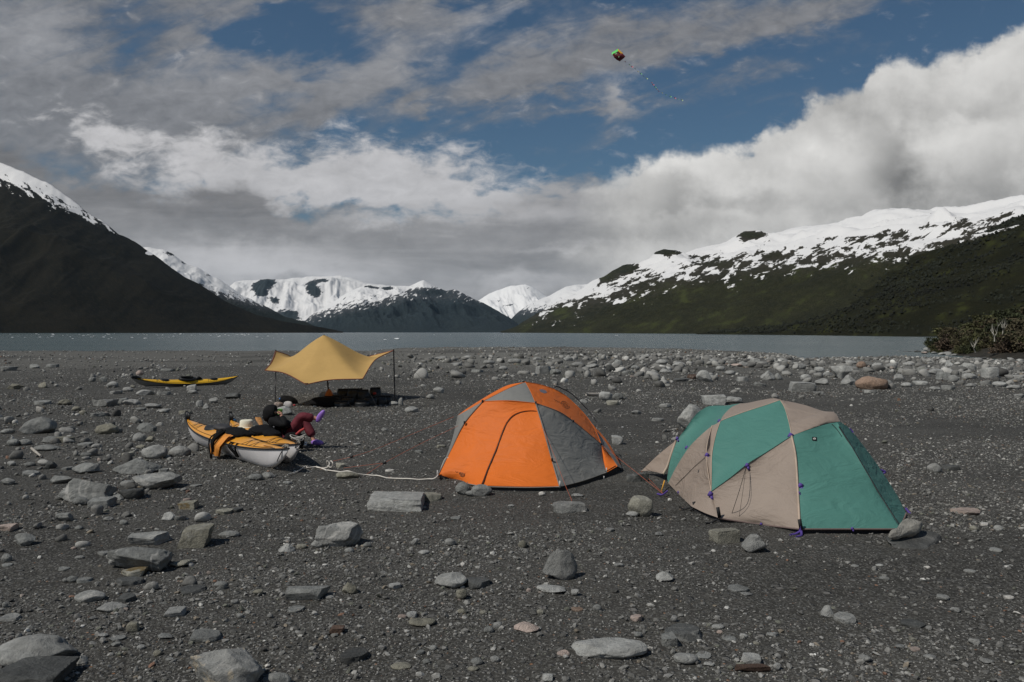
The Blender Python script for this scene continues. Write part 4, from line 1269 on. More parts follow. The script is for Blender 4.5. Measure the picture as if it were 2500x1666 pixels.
print('stones', len(hand_rects))
scatter('cobbles', 'grey cobbles lying in bars along the shore and on the left of the beach', 42000, 5, 170, lambda y: np.maximum(0.06, y * 0.0026), 42, 0.1, 1.7, cobble_cap, 2, 17,
        far_density, flat=(0.5, 0.95), bright=1.5)


# ------------------------------------------------------------------ tents
KD = 1.3476


def P(px, py, d): return np.array(px_at(px, py, d * KD))


def G(px, py, z=0.05):
    """Point z above the beach on a pixel's line of sight."""
    g = ground_pt(px, py + z * (py - HZ) / H)
    return np.array([g.x, g.y, g.z + z])


def fill(curves, R=16, bulge=0.0, m=None, outward=None, wrinkle=0.004, seed=0):
    """Taut membrane spanning a closed loop of curves (list of point arrays, head to tail)."""
    B = np.concatenate([c[:-1] for c in curves])
    # resample the loop evenly but keep the corners
    m = m or 4 * len(B)
    segs = []
    L = [np.sum(np.linalg.norm(np.diff(c, axis=0), axis=1)) for c in curves]
    for c, l in zip(curves, L):
        k = max(4, int(round(m * l / sum(L))))
        d = np.concatenate([[0], np.cumsum(np.linalg.norm(np.diff(c, axis=0), axis=1))])
        s = np.linspace(0, d[-1], k + 1)[:-1]
        segs.append(np.stack([np.interp(s, d, c[:, i]) for i in range(3)], -1))
    B = np.concatenate(segs)
    M = len(B)
    C = np.fft.fft(B, axis=0)
    k = np.abs(np.fft.fftfreq(M, 1 / M))
    rows = []
    ctr = (C[0] / M).real
    nrm = np.array(outward, float) if outward is not None else np.array([0, 0, 1.0])
    nrm = nrm / np.linalg.norm(nrm)
    for r in range(1, R + 1):
        t = (r / R) ** 0.85
        row = np.fft.ifft(C * (t ** k)[:, None], axis=0).real if r < R else B.copy()
        row = row + nrm * bulge * (1 - t * t)
        if wrinkle and r < R:
            n = fbm(row[:, 0] * 3, row[:, 1] * 3 + row[:, 2] * 2, row[:, 2] * 5, 3, seed + 200, ridged=True) - 0.6
            row = row + nrm * (n * wrinkle * 3 * min(1, (1 - t) * 6))[:, None]
        rows.append(row)
    V = np.concatenate([[ctr + nrm * bulge]] + rows)
    Fc = [[0, 1 + j, 1 + (j + 1) % M] for j in range(M)]
    for r in range(R - 1):
        a, b = 1 + r * M, 1 + (r + 1) * M
        for j in range(M):
            Fc.append([a + j, b + j, b + (j + 1) % M, a + (j + 1) % M])
    return V, Fc


class Cloth:
    """Panels of one tent, kept for laying seams and zips on."""
    def __init__(s, root): s.root, s.V, s.F = root, [], []

    def panel(s, name, mt_, curves, **kw):
        V, Fc = fill(curves, **kw)
        b = len(s.V)
        s.V += [Vector(v) for v in V]
        s.F += [[b + i for i in f] for f in Fc]
        o = obj(name, mesh_np(name, V, Fc), mt_, s.root)
        return o

    def on(s, pix, lift=0.008):
        """Points on the cloth seen through the given pixels, lifted a little off it."""
        if not hasattr(s, 'bvh') or s.nf != len(s.F):
            s.bvh = BVHTree.FromPolygons(s.V, s.F); s.nf = len(s.F)
        out = []
        o = Vector((0, 0, H))
        for a, b in pix:
            d = (px_at(a, b, 10) - o).normalized()
            h = s.bvh.ray_cast(o, d)
            if h[0] is not None:
                out.append(np.array(h[0] - d * lift))
        return out


ORANGE = (0.72, 0.165, 0.022)
TGREY = (0.225, 0.222, 0.205)
TEAL = (0.080, 0.215, 0.180)
TAN = (0.31, 0.25, 0.205)
F_OR = fabric('orange_fabric', ORANGE, 0.13)
F_GR = fabric('grey_fabric', TGREY, 0.08)
F_TE = fabric('teal_fabric', TEAL, 0.10)
F_TA = fabric('tan_fabric', TAN, 0.10)
F_DK = mat('dark_floor_fabric', (0.02, 0.02, 0.022), 0.8)
M_BLK = mat('black_webbing', (0.012, 0.012, 0.013), 0.7)
M_POLE = mat('pole_black', (0.02, 0.02, 0.022), 0.35, 0.3)
M_PUR = mat('purple_webbing', (0.085, 0.05, 0.25), 0.7)
M_CORD = mat('orange_cord', (0.40, 0.10, 0.05), 0.8)
M_WROPE = mat('white_rope', (0.62, 0.58, 0.52), 0.85)
M_ZIP = mat('zip_dark', (0.045, 0.016, 0.008), 0.6)
M_ZIPB = mat('zip_black', (0.008, 0.014, 0.014), 0.6)
M_SLV = mat('grey_sleeve', (0.16, 0.15, 0.135), 0.7)
M_SLT = mat('tan_sleeve', (0.40, 0.31, 0.24), 0.7)
M_LOGO = mat('logo_grey', (0.16, 0.15, 0.17), 0.6)
M_LOGOD = mat('logo_brown', (0.30, 0.085, 0.02), 0.7, var=0.5, vscale=40)


def seam(root, c, m, r=0.006, name='seam', sides=5):
    b = MB(); b.tube(c, r, sides)
    return b.build(name, m, root)


def cord(root, pts, m, r=0.004, name='guy_line', n=14, sag=0.0):
    pts = spline(pts, n) if len(pts) > 2 else np.linspace(pts[0], pts[1], n)
    if sag:
        t = np.linspace(0, 1, len(pts))
        pts[:, 2] -= sag * 4 * t * (1 - t)
    return seam(root, pts, m, r, name)


def orange_tent():
    root = empty('dome_tent', ground_pt(1250, 1165), 'orange and grey dome tent with a closed arched front door', 'tent')
    T = Cloth(root)
    A = P(1283, 933, 8.6)
    N1, N2 = P(1178, 981, 8.1), P(1308, 985, 8.0)
    B1, F0, B2, B3, B4 = G(1068, 1163), G(1178, 1190), G(1367, 1190), G(1481, 1155, .06), G(1508, 1140, .1)
    B5 = G(1519, 1145, .03)
    R1 = P(1468.5, 1086, 8.5)
    S1 = P(1117, 1015, 8.85)
    B7 = G(1084, 1128)
    K = np.array([0.45, 13.1, 0.05])
    K2 = np.array([1.55, 12.6, 0.05])
    K0 = np.array([-0.6, 12.6, 0.05])
    cL = spline([B1, P(1102, 1097, 8.02), P(1134, 1033, 8.05), N1], 24)
    cR = spline([B2, P(1348, 1124, 7.5), P(1326, 1044, 7.75), N2], 24)
    cT = spline([N1, P(1240, 979, 7.98), N2], 12)
    bL = spline([B1, P(1120, 1177.5, 7.72), F0], 8)
    bR = spline([F0, G(1290, 1192), B2], 10)
    cNA = spline([N1, P(1241, 949, 8.35), A], 12)
    cA2 = spline([A, P(1296, 957, 8.32), N2], 12)
    cSA = spline([S1, P(1140, 998, 8.9), P(1174, 976.5, 8.85), P(1207, 957, 8.8), P(1241, 940.5, 8.75), A], 20)
    cSN = spline([S1, P(1148, 998, 8.5), N1], 10)
    cSB = spline([S1, P(1111, 1045, 8.95), P(1100, 1085, 8.85), B7], 16)
    cNR = spline([N2, P(1365, 1006, 8.12), P(1402, 1031, 8.28), P(1438, 1060, 8.4), R1], 20)
    cRB = spline([R1, P(1473, 1120, 8.35), B3], 10)
    bB = spline([B3, G(1425, 1175), B2], 10)
    cAR = spline([A, P(1330, 943, 8.9), P(1375, 963, 9.05), P(1419.5, 1003.7, 9.05), P(1450, 1044, 8.95), R1], 26)
    cR4 = spline([R1, P(1490, 1112, 8.55), B4], 10)
    cAQ = spline([A, P(1338, 953, 9.3), P(1400, 990, 9.5), P(1440, 1029, 9.4), P(1482, 1076, 9.1), P(1505, 1115, 8.75), B5], 26)
    cAK = spline([A, np.array([0.35, 12.45, 0.95]), K], 16)
    rv = lambda c: c[::-1]
    straight = lambda a, b, n=8: np.linspace(a, b, n)
    T.panel('front_panel', F_OR, [cL, cT, rv(cR), rv(bR), rv(bL)], R=30, m=200, outward=(-.2, -1, .5), bulge=0.012, wrinkle=0.006)
    T.panel('top_panel', F_GR, [cNA, cA2, rv(cT)], m=90, outward=(0, -.6, 1), bulge=0.03)
    T.panel('upper_panel', F_OR, [cSA, rv(cNA), rv(cSN)], m=90, outward=(-.5, 0, 1), bulge=0.0, wrinkle=0)
    T.panel('left_panel', F_GR, [cL, rv(cSN), cSB, straight(B7, B1)], m=100, outward=(-1, -.3, .2), bulge=0.0, wrinkle=0.003)
    T.panel('side_panel', F_GR, [cNR, cRB, bB, cR], R=24, m=150, outward=(.5, -1, .5), bulge=0.02, wrinkle=0.005)
    T.panel('roof_panel', F_OR, [cAR, rv(cNR), rv(cA2)], R=24, m=140, outward=(.5, -.3, 1), bulge=0.035, wrinkle=0.004)
    T.panel('corner_panel', F_OR, [cR4, straight(B4, B3), rv(cRB)], m=60, outward=(1, -.5, .2), wrinkle=0.002)
    T.panel('back_corner_panel', F_GR, [cAQ, straight(B5, B4, 4), rv(cR4), rv(cAR)], m=140, outward=(1, .3, .5), wrinkle=0)
    T.panel('rear_panel', F_OR, [cAQ, spline([B5, K2, K], 12), rv(cAK)], m=120, outward=(.6, .8, .7), bulge=0.12, wrinkle=0)
    T.panel('rear_panel', F_GR, [rv(cSA), cSB, spline([B7, K0, K], 12), rv(cAK)], m=120, outward=(-.6, .8, .7), bulge=0.10, wrinkle=0)
    # groundsheet skirt, blackened to stand for the shadow gap under the fly
    loop = np.concatenate([bL, bR, rv(bB), [B4, B5, K2, K, K0, B7]])
    ctr = loop.mean(0)
    b = MB()
    low = loop.copy(); low = ctr + (low - ctr) * 0.985; low[:, 2] = [gzf(p[0], p[1]) - 0.02 for p in low]
    up = ctr + (loop - ctr) * 0.975; up[:, 2] = loop[:, 2] + 0.012
    n = len(loop)
    b.add(np.concatenate([low, up]), [[i, (i + 1) % n, n + (i + 1) % n, n + i] for i in range(n)] + [list(range(n))[::-1]])
    b.build('groundsheet', F_DK, root, smooth=False)
    # seams, zip, pole
    for c in (cR, cL):
        seam(root, c - np.array([0, 0.006, 0]), M_SLV, 0.011)
    for c in (cT, cNR, cNA, cA2, cAR):
        seam(root, c - np.array([0, 0.003, -0.002]), F_OR if c is not cNR else M_SLV, 0.005)
    seam(root, np.concatenate([bL, bR[1:]]) + np.array([0, 0, 0.0]), M_SLV, 0.008, 'hem')
    seam(root, bB, M_SLV, 0.006, 'hem')
    zp = [(1178, 1184), (1184, 1168), (1192, 1146), (1203, 1120), (1214, 1093), (1224, 1065), (1232, 1045), (1241, 1029), (1252, 1017), (1266, 1009.5), (1281, 1005.5), (1296, 1004), (1310, 1004.5)]
    pz = T.on(zp, 0.006)
    zc = spline(pz, 60)
    b = MB()
    rr = np.interp(np.linspace(0, 1, 61), [0, .1, .35, .6, 1], [.018, .016, .011, .006, .004])
    b.tube(zc, rr, 6)
    b.build('door_zip', M_ZIP, root)
    # storm flap raised beside the zip
    b = MB()
    off = T.on([(x - 2.0, y - 1.6) for x, y in zp], 0.012)
    b.tube(spline(off, 60), np.interp(np.linspace(0, 1, 61), [0, .3, 1], [.006, .012, .007]), 6)
    b.build('door_flap', F_OR, root)
    exp = spline([P(1345, 952, 9.0), P(1358, 944.5, 9.0), P(1374, 950, 9.05), P(1398, 964, 9.1), P(1433, 999, 9.1), P(1447, 1016, 9.0), P(1458, 1033, 8.95)], 30)
    seam(root, exp, M_POLE, 0.009, 'tent_pole')
    seam(root, spline([P(1500, 1112, 8.7), P(1508, 1128, 8.55), B5 + [0.04, 0, -0.04]], 8), M_POLE, 0.010, 'tent_pole')
    # maker's marks: small oval badge and faint printed emblem
    for pts, m, nm in (([(1317, 951.5), (1324, 950.5), (1333, 954), (1336, 959), (1329, 961), (1319, 957)], M_LOGO, 'badge'),):
        q = T.on(pts, 0.008)
        c = sum(q) / len(q)
        b = MB(); b.add([c] + q, [[0, 1 + (i + 1) % len(q), 1 + i] for i in range(len(q))])
        b.build(nm, m, root)
    for (ex, ey, er, kk) in ((1380, 989, 9, 1.0), (1128, 1160, 5.5, .5)):
        b = MB()
        for r_ in (er, er * .55):
            ring = T.on([(ex + r_ * 1.15 * math.cos(a), ey + r_ * .85 * math.sin(a) + 0.45 * r_ * math.cos(a) * kk) for a in np.linspace(0, 6.283, 15)], 0.005)
            if len(ring) > 4: b.tube(ring, 0.005, 4)
        for a in np.arange(0, 6.2, 0.785):
            ring = T.on([(ex + r_ * math.cos(a), ey + r_ * .8 * math.sin(a) + .4 * r_ * math.cos(a) * kk) for r_ in (er * .2, er * .5, er * .95)], 0.005)
            if len(ring) > 1: b.tube(ring, 0.004, 4)
        ln = T.on([(ex - er * 3 + i * 3, ey - er * 1.4 + i * 1.4 * kk * 1.1 + (1.6 if i % 2 else -1.6)) for i in range(9)], 0.005)
        if len(ln) > 3: b.tube(ln, 0.004, 4)
        b.build('emblem', M_LOGOD, root)
    # strap tabs at the hem, white buckles, guy lines
    b = MB()
    for q, s in ((B2, 1), (B1, 1), (B3, .8)):
        b.box(q + np.array([0.0, -0.012, 0.035]), (0.018 * s, 0.012, 0.085 * s))
    for a, c in ((1111, 1180), (1272, 1191.5), (1428, 1174), (1475, 1167)):
        q = G(a, c, 0.02)
        b.box(q, (0.014, 0.014, 0.04))
    b.build('hem_tab', mat('pale_webbing', (0.45, 0.44, 0.42), 0.7), root)
    b = MB()
    for q in (N1, N2, P(1134, 1033, 8.03), P(1468, 1086, 8.45), P(1400, 1030, 8.22), P(1348, 1124, 7.48)):
        b.box(q + np.array([0, -.01, .008]), (0.025, 0.02, 0.035))
    b.build('pole_clip', M_BLK, root)
    g1, g2 = ground_pt(846, 1150), ground_pt(892, 1162)
    cord(root, [P(1108, 1018, 8.8), P(1000, 1063, 8.6), P(915, 1098, 8.3), P(858, 1116, 8.2), np.array(ground_pt(812, 1127))], M_CORD, .0026)
    cord(root, [P(1119, 1040, 8.4), P(1025, 1085, 8.15), P(938, 1131, 7.9), np.array(ground_pt(893, 1160))], M_CORD, .0026)
    cord(root, [P(938, 1131, 7.9), np.array(ground_pt(838, 1154)) + [0, 0, .06]], M_CORD, .0025)
    cord(root, [P(1468.5, 1087, 8.45), P(1530, 1135, 7.9), P(1622, 1209, 7.05)], M_CORD, .0026)
    cord(root, [P(1327, 1048, 7.72), P(1352, 1110, 7.3), P(1378, 1180, 6.9), P(1396, 1222, 6.78)], M_CORD, .0025)
    cord(root, [P(1396, 1222, 6.78), P(1400, 1248, 6.4)], M_CORD, .0025)
    b = MB()
    for q in (P(858, 1116, 8.2), P(938, 1131, 7.9)):
        b.box(q, (0.05, 0.02, 0.035), Matrix.Rotation(-.4, 3, 'Y'))
    b.build('line_runner', M_BLK, root)
    return T


def white_rope():
    pts = [(700, 1160, .01), (725, 1152, .0), (745, 1139, .02), (750, 1143, .0), (772, 1141, .0), (795, 1148, .0), (818, 1151.5, .01), (832, 1153, .03), (850, 1152, .075), (872, 1158, .03), (900, 1161, .0), (925, 1163, .01), (945, 1168, 0), (975, 1169.5, 0),
           (1000, 1170, .01), (1022, 1172, 0), (1045, 1170.5, .01), (1058, 1170, .02), (1068, 1163, .05)]
    c = [np.array(G(a, b, z + .012)) for a, b, z in pts]
    c += [P(1075, 1148, 7.98), P(1085, 1124, 7.98), P(1091, 1118, 7.95), P(1089, 1126, 7.93)]
    b = MB(); b.tube(spline(c, 130), 0.0085, 5)
    loop = [G(772, 1142, .015), G(790, 1144, .02), G(801, 1140, .05), G(803, 1131, .1), G(797, 1128, .12), G(799, 1138, .04), G(808, 1142, .05), G(812, 1134, .12), G(808, 1128, .15), G(805, 1129, .14)]
    b.tube(spline(loop, 50), 0.008, 5)
    b.tube(spline([P(1091, 1118, 7.95), P(1094, 1119, 7.93), P(1093, 1128, 7.9), P(1089.5, 1139, 7.9)], 14), 0.009, 5)
    b.build('rope', M_WROPE, None, label='white rope on the gravel tied to the corner of the orange tent', cat='rope')


def teal_tent():
    root = empty('dome_tent', ground_pt(1950, 1240), 'teal and tan expedition tent with purple webbing tabs', 'tent')
    T = Cloth(root)
    rv = lambda c: c[::-1]
    Tp = P(1905, 977, 6.95)
    J1, J2, J7 = P(1933, 1065, 6.33), P(1759, 1029, 6.98), P(1737, 1201, 6.3)
    G1, G2, G3, W1, W2, L1 = G(1954, 1293), G(2201, 1293), G(2214.6, 1254), G(1755, 1266), G(1689, 1238), G(1632, 1181)
    U = P(1739, 1040, 7.05)
    HE, HE2 = P(2050.5, 1029.6, 6.6), P(2036, 1006, 6.8)
    M1 = P(1927, 1032, 6.55)
    m1a = spline([Tp, P(1917, 998, 6.85), M1], 10)
    m1b = spline([M1, P(1931, 1050, 6.42), J1], 6)
    m1 = np.concatenate([m1a[:-1], m1b])
    m2 = spline([J1, P(1943, 1116, 6.17), P(1949, 1202, 5.97), G1], 18)
    m3 = spline([Tp, P(1871.5, 989, 6.97), P(1822, 1005, 6.98), P(1780, 1020, 6.98), J2], 16)
    m4 = spline([J2, P(1748, 1062, 6.82), P(1739, 1106, 6.6), P(1737.5, 1150, 6.42), J7], 18)
    m5 = spline([J1, P(1871.5, 1105, 6.27), P(1826, 1133, 6.22), P(1785, 1166, 6.24), J7], 20)
    bE = spline([G1, P(1855, 1281, 5.98), W1], 10)
    wJ = spline([W1, P(1745, 1232, 6.26), J7], 6)
    hl = spline([J1, P(1977.6, 1048, 6.38), P(2021, 1034.5, 6.5), HE], 14)
    he = spline([HE, P(2045, 1015, 6.7), HE2], 5)
    ht = spline([HE2, P(2011, 1004.3, 6.85), P(1971, 991, 6.95), P(1938, 983, 7.0), Tp], 14)
    hm = spline([M1, P(1985, 1013, 6.72), P(2022, 1006, 6.78), HE2], 12)
    Z0 = P(2045, 1031.5, 6.55)
    G2b = G(2199, 1293)
    zl = spline([Z0, P(2056, 1050, 6.42), P(2103.5, 1132, 6.16), P(2153, 1215, 5.98), G2b], 20)
    rs_ = spline([HE, P(2077, 1049, 6.75), P(2117, 1099, 6.85), P(2153, 1149, 6.8), P(2190, 1207, 6.6), G3], 22)
    fold = spline([U, P(1728, 1080, 6.72), P(1725, 1112, 6.62), P(1729, 1152, 6.45), J7], 16)
    lb = spline([W2, P(1663, 1213, 7.05), L1], 8)
    lu = spline([L1, P(1653, 1139, 7.35), P(1683, 1093, 7.2), P(1712, 1063, 7.1), U], 18)
    UJ = spline([U, P(1748, 1036, 7.0), J2], 4)
    sk = spline([J2, P(1765, 1017, 7.2), P(1775, 1005, 7.45), P(1789, 993, 7.75), P(1808, 985.5, 8.0)], 14)
    TE = P(1808, 985.5, 8.0)
    gt = spline([TE, P(1790, 988, 8.1), P(1772, 990.4, 8.15), P(1735.6, 991.5, 8.1), P(1715.7, 999.7, 8.0), P(1699, 1013, 7.9), P(1672.6, 1049.5, 7.8), P(1652.7, 1079, 7.8), P(1637, 1125, 7.75), G(1629.5, 1168, .06)], 34)
    L0 = gt[-1]
    bt = spline([TE, P(1822, 985, 7.9), P(1855, 978, 7.6), P(1888, 972.8, 7.25), Tp], 12)
    T.panel('main_panel', F_TE, [m1, m5, rv(m4), rv(m3)], R=30, m=200, outward=(-.3, -1, .7), bulge=0.03, wrinkle=0.004, seed=3)
    T.panel('lower_panel', F_TA, [m5, rv(wJ), rv(bE), rv(m2)], R=28, m=180, outward=(-.3, -1, .4), bulge=0.012, wrinkle=0.004, seed=5)
    T.panel('hood_panel', F_TA, [m1b, hl, he, rv(hm)], R=16, m=110, outward=(.1, -1, .9), bulge=0.06, wrinkle=0.010)
    T.panel('roof_panel', F_TA, [m1a, hm, ht], R=16, m=110, outward=(.1, -.5, 1), bulge=0.0, wrinkle=0.003)
    T.panel('front_panel', F_TE, [m2, np.linspace(G1, G2b, 12), rv(zl), np.linspace(Z0, hl[-2], 3)[:1].repeat(1, 0) if False else spline([Z0, P(2021, 1035.5, 6.49), P(1977.6, 1049, 6.37), J1], 12)], R=30, m=200, outward=(.1, -1, .5), bulge=0.015, wrinkle=0.004, seed=9)
    T.panel('vestibule_panel', F_TE, [zl, np.array([G2b, (G2b + G3) / 2, G3]), rv(rs_), np.array([HE, (HE + Z0) / 2, Z0])], R=20, m=150, outward=(.9, -.6, .5), bulge=-0.01, wrinkle=0.006, seed=11)
    T.panel('pole_strip', F_TA, [UJ, m4, rv(fold)], R=12, m=100, outward=(-.5, -1, .3), wrinkle=0.002)
    T.panel('left_panel', F_TA, [fold, np.array([J7, (J7 + W2) / 2, W2]), lb, lu], R=24, m=160, outward=(-.8, -1, .3), bulge=-0.02, wrinkle=0.012, seed=13)
    T.panel('left_panel', F_TA, [np.array([J7, (J7 + W2) / 2, W2]), spline([W2, G(1722, 1254), W1], 6), wJ], R=8, m=50, outward=(-.5, -1, .3), wrinkle=0.001)
    T.panel('left_roof_panel', F_TE, [lu, UJ, sk, gt, np.array([L0, (L0 + L1) / 2, L1])], R=24, m=180, outward=(-.7, -.3, 1), bulge=0.02, wrinkle=0.004)
    T.panel('top_strip', F_TA, [sk, bt, m3], R=14, m=110, outward=(-.2, .1, 1), bulge=0.01, wrinkle=0.002)
    B1_, B2_, B3_ = np.array([4.75, 9.9, .05]), np.array([4.2, 11.3, .05]), np.array([2.9, 11.9, .05])
    cb = spline([Tp, np.array([3.7, 10.4, .95]), B2_], 14)
    T.panel('rear_panel', F_TE, [rv(ht), rv(he), rs_, spline([G3, B1_, B2_], 10), rv(cb)], R=16, m=150, outward=(.7, .7, .6), bulge=0.10, wrinkle=0)
    T.panel('rear_panel', F_TA, [cb, spline([B2_, B3_, np.array([2.45, 11.3, .05]), L0], 12), rv(gt), bt], R=16, m=150, outward=(-.1, .8, .6), bulge=0.12, wrinkle=0)
    # small side porch at the left end
    V0, V1, V2 = P(1650, 1077, 7.88), G(1566.5, 1151, .04), P(1619, 1158, 7.72)
    sl = spline([V0, P(1638, 1112, 7.8), P(1629, 1140, 7.75), V2], 10)
    T.panel('porch_panel', F_TA, [spline([V0, P(1607, 1112, 8.02), V1], 10), spline([V1, P(1592, 1151.5, 8.0), V2], 8), rv(sl)], R=12, m=80, outward=(-.8, -.8, .5), bulge=-0.03, wrinkle=0.012)
    seam(root, sl - np.array([0, .01, 0]), M_SLT, 0.018, 'pole_sleeve')
    seam(root, rv(m2) - np.array([0, .008, 0]), M_SLT, 0.013, 'pole_sleeve')
    for c in (m4, m5, m3, m1, fold):
        seam(root, c - np.array([0, .004, -.002]), M_SLT if c is not m5 else F_TE, 0.0055)
    seam(root, np.concatenate([bE[::-1][:-1], np.linspace(G1, G2b, 12)[:-1], [G2b, G3]]) - np.array([0, 0, .004]), mat('brown_hem', (.14, .10, .09), .8), 0.010, 'hem')
    zz = T.on([(2050, 1043), (2058, 1056), (2080, 1091), (2103.5, 1131), (2128, 1172), (2153, 1214), (2180, 1256), (2198, 1283)], 0.006)
    if len(zz) > 3: seam(root, spline(zz, 30), M_ZIPB, 0.0085, 'door_zip')
    zz = T.on([(2032, 1036), (2045, 1050), (2056, 1066)], 0.006)
    if len(zz) > 2: seam(root, spline(zz, 10), M_ZIPB, 0.004, 'door_zip')
    # groundsheet, its black also painting the shade below the hem
    loop = np.array([W2, W1, bE[5], G1, (G1 + G2b) / 2, G2b, G3, B1_, B2_, B3_, L0, L1, lb[4]])
    loop = loop[[0, 1, 2, 3, 4, 5, 6, 7, 8, 9, 10, 11, 12]]
    ctr = loop.mean(0)
    b = MB()
    low = ctr + (loop - ctr) * 0.985; low[:, 2] = [gzf(p[0], p[1]) - 0.02 for p in low]
    up = ctr + (loop - ctr) * 0.975; up[:, 2] = loop[:, 2] + 0.012
    n = len(loop)
    b.add(np.concatenate([low, up]), [[i, (i + 1) % n, n + (i + 1) % n, n + i] for i in range(n)] + [list(range(n))[::-1]])
    b.build('groundsheet', F_DK, root, smooth=False)
    # webbing tabs
    tabs = [(1931, 1064.5, 2.6), (1757, 1029, 2.0), (1727, 1112, 2.2), (1677.6, 1094, 2.2), (1654, 1071, 1.6), (1825, 1137, 2.0), (1735.6, 1208, 2.6), (1956, 1187, 2.4), (1953, 1204, 1.0),
            (1860, 1281, 1.2), (2083, 1292, 1.2), (1657, 1203, 1.2)]
    for (a, c, s) in tabs:
        q = T.on([(a, c)], 0.012)
        if not q: q = [P(a, c, 6.6)]
        b = MB()
        b.box(q[0], (0.020 * s, 0.016, 0.022 * s), Matrix.Rotation(.5, 3, 'Y'), bev=0.004)
        b.box(q[0] + np.array([0.006 * s, -.008, -.016 * s]), (0.012 * s, 0.012, 0.020 * s), Matrix.Rotation(-.3, 3, 'Y'), bev=0.003)
        b.build('webbing_tab', M_PUR, root)
    for pts in ([P(2075, 1047, 6.75), P(2083, 1056, 6.75)], [P(2149, 1147, 6.8), P(2163, 1153, 6.8), P(2158, 1157, 6.8)], [P(2214, 1243, 6.5), P(2225, 1256, 6.4), P(2238, 1263, 6.35)],
                [G1 + [0, -.01, .07], G1 + [0, -.02, -.03]], [G1 + [0, -.02, -.02], G1 + [-.06, -.05, -.04], G1 + [-.12, -.08, -.04]], [G1 + [0.01, -.02, -.02], G1 + [-.02, -.1, -.04], G1 + [-.09, -.16, -.04]],
                [P(2206, 1291, 5.85), P(2250, 1308, 5.72), P(2258, 1322, 5.62), P(2276, 1335, 5.55)], [P(1606, 1207, 7.05), P(1618, 1209, 7.0), P(1630, 1200, 7.1)]):
        b = MB(); b.tube(spline([np.array(p) for p in pts], 10), 0.013, 5); b.build('webbing_strap', M_PUR, root)
    for (a, c) in ((G1 + [0, -.02, .05], 0.10), (W1 + [0, -.012, .06], .11), (W2 + [.03, -.012, .03], .05)):
        b = MB(); b.box(a, (0.035, 0.012, c), Matrix.Rotation(-.18, 3, 'Y')); b.build('corner_buckle', M_BLK, root)
    for pts in ([W1 + [-.02, 0, -.02], W1 + [-.09, -.05, -.04], W1 + [-.15, -.07, -.04]], [W2 + [0, 0, -.01], W2 + [-.08, .0, -.03], W2 + [-.13, .02, -.01]], [W2 + [0.05, -.01, 0.01], W2 + [-.02, -.03, -.04]]):
        b = MB(); b.tube(spline(pts, 8), 0.010, 5); b.build('corner_cord', M_BLK, root)
    cord(root, [P(1823, 1140, 6.18), P(1806, 1200, 6.02), G(1784, 1268, .03)], M_BLK, 0.003)
    cord(root, [P(1823, 1140, 6.18), P(1815, 1200, 6.02), G(1805, 1271, .03)], M_BLK, 0.002)
    q = T.on([(1722, 1118), (1700, 1137), (1675, 1162), (1650, 1186)], 0.02)
    if len(q) > 2: cord(root, q, M_BLK, 0.003)
    cord(root, [P(1566, 1151, 8.2), P(1590, 1176, 7.6), P(1622, 1209, 7.05)], M_CORD, .0024)
    # yellow peg below the sleeve
    b = MB(); b.tube([P(1623, 1175, 7.4), P(1616, 1199, 7.15)], 0.009, 5); b.build('tent_peg', mat('yellow_peg', (.65, .33, .04), .5), root)
    # square badge
    q = T.on([(1984, 1067), (1995.5, 1068), (1995.5, 1077), (1984, 1076)], 0.008)
    b = MB(); b.add(q, [[3, 2, 1, 0]]); b.build('badge', M_BLK, root, smooth=False)
    b = MB()
    q = T.on([(1989.7 + 2.6 * math.cos(a), 1072 + 2.1 * math.sin(a)) for a in np.linspace(0, 6.283, 9)], 0.012)
    b.tube(q, 0.0045, 4)
    q = T.on([(1987, 1073), (1989.5, 1070.5), (1992, 1073)], 0.012); b.tube(q, 0.004, 4)
    b.build('badge_emblem', mat('badge_pale', (.5, .48, .45), .6), root)
    return T


orange_tent()
teal_tent()
white_rope()


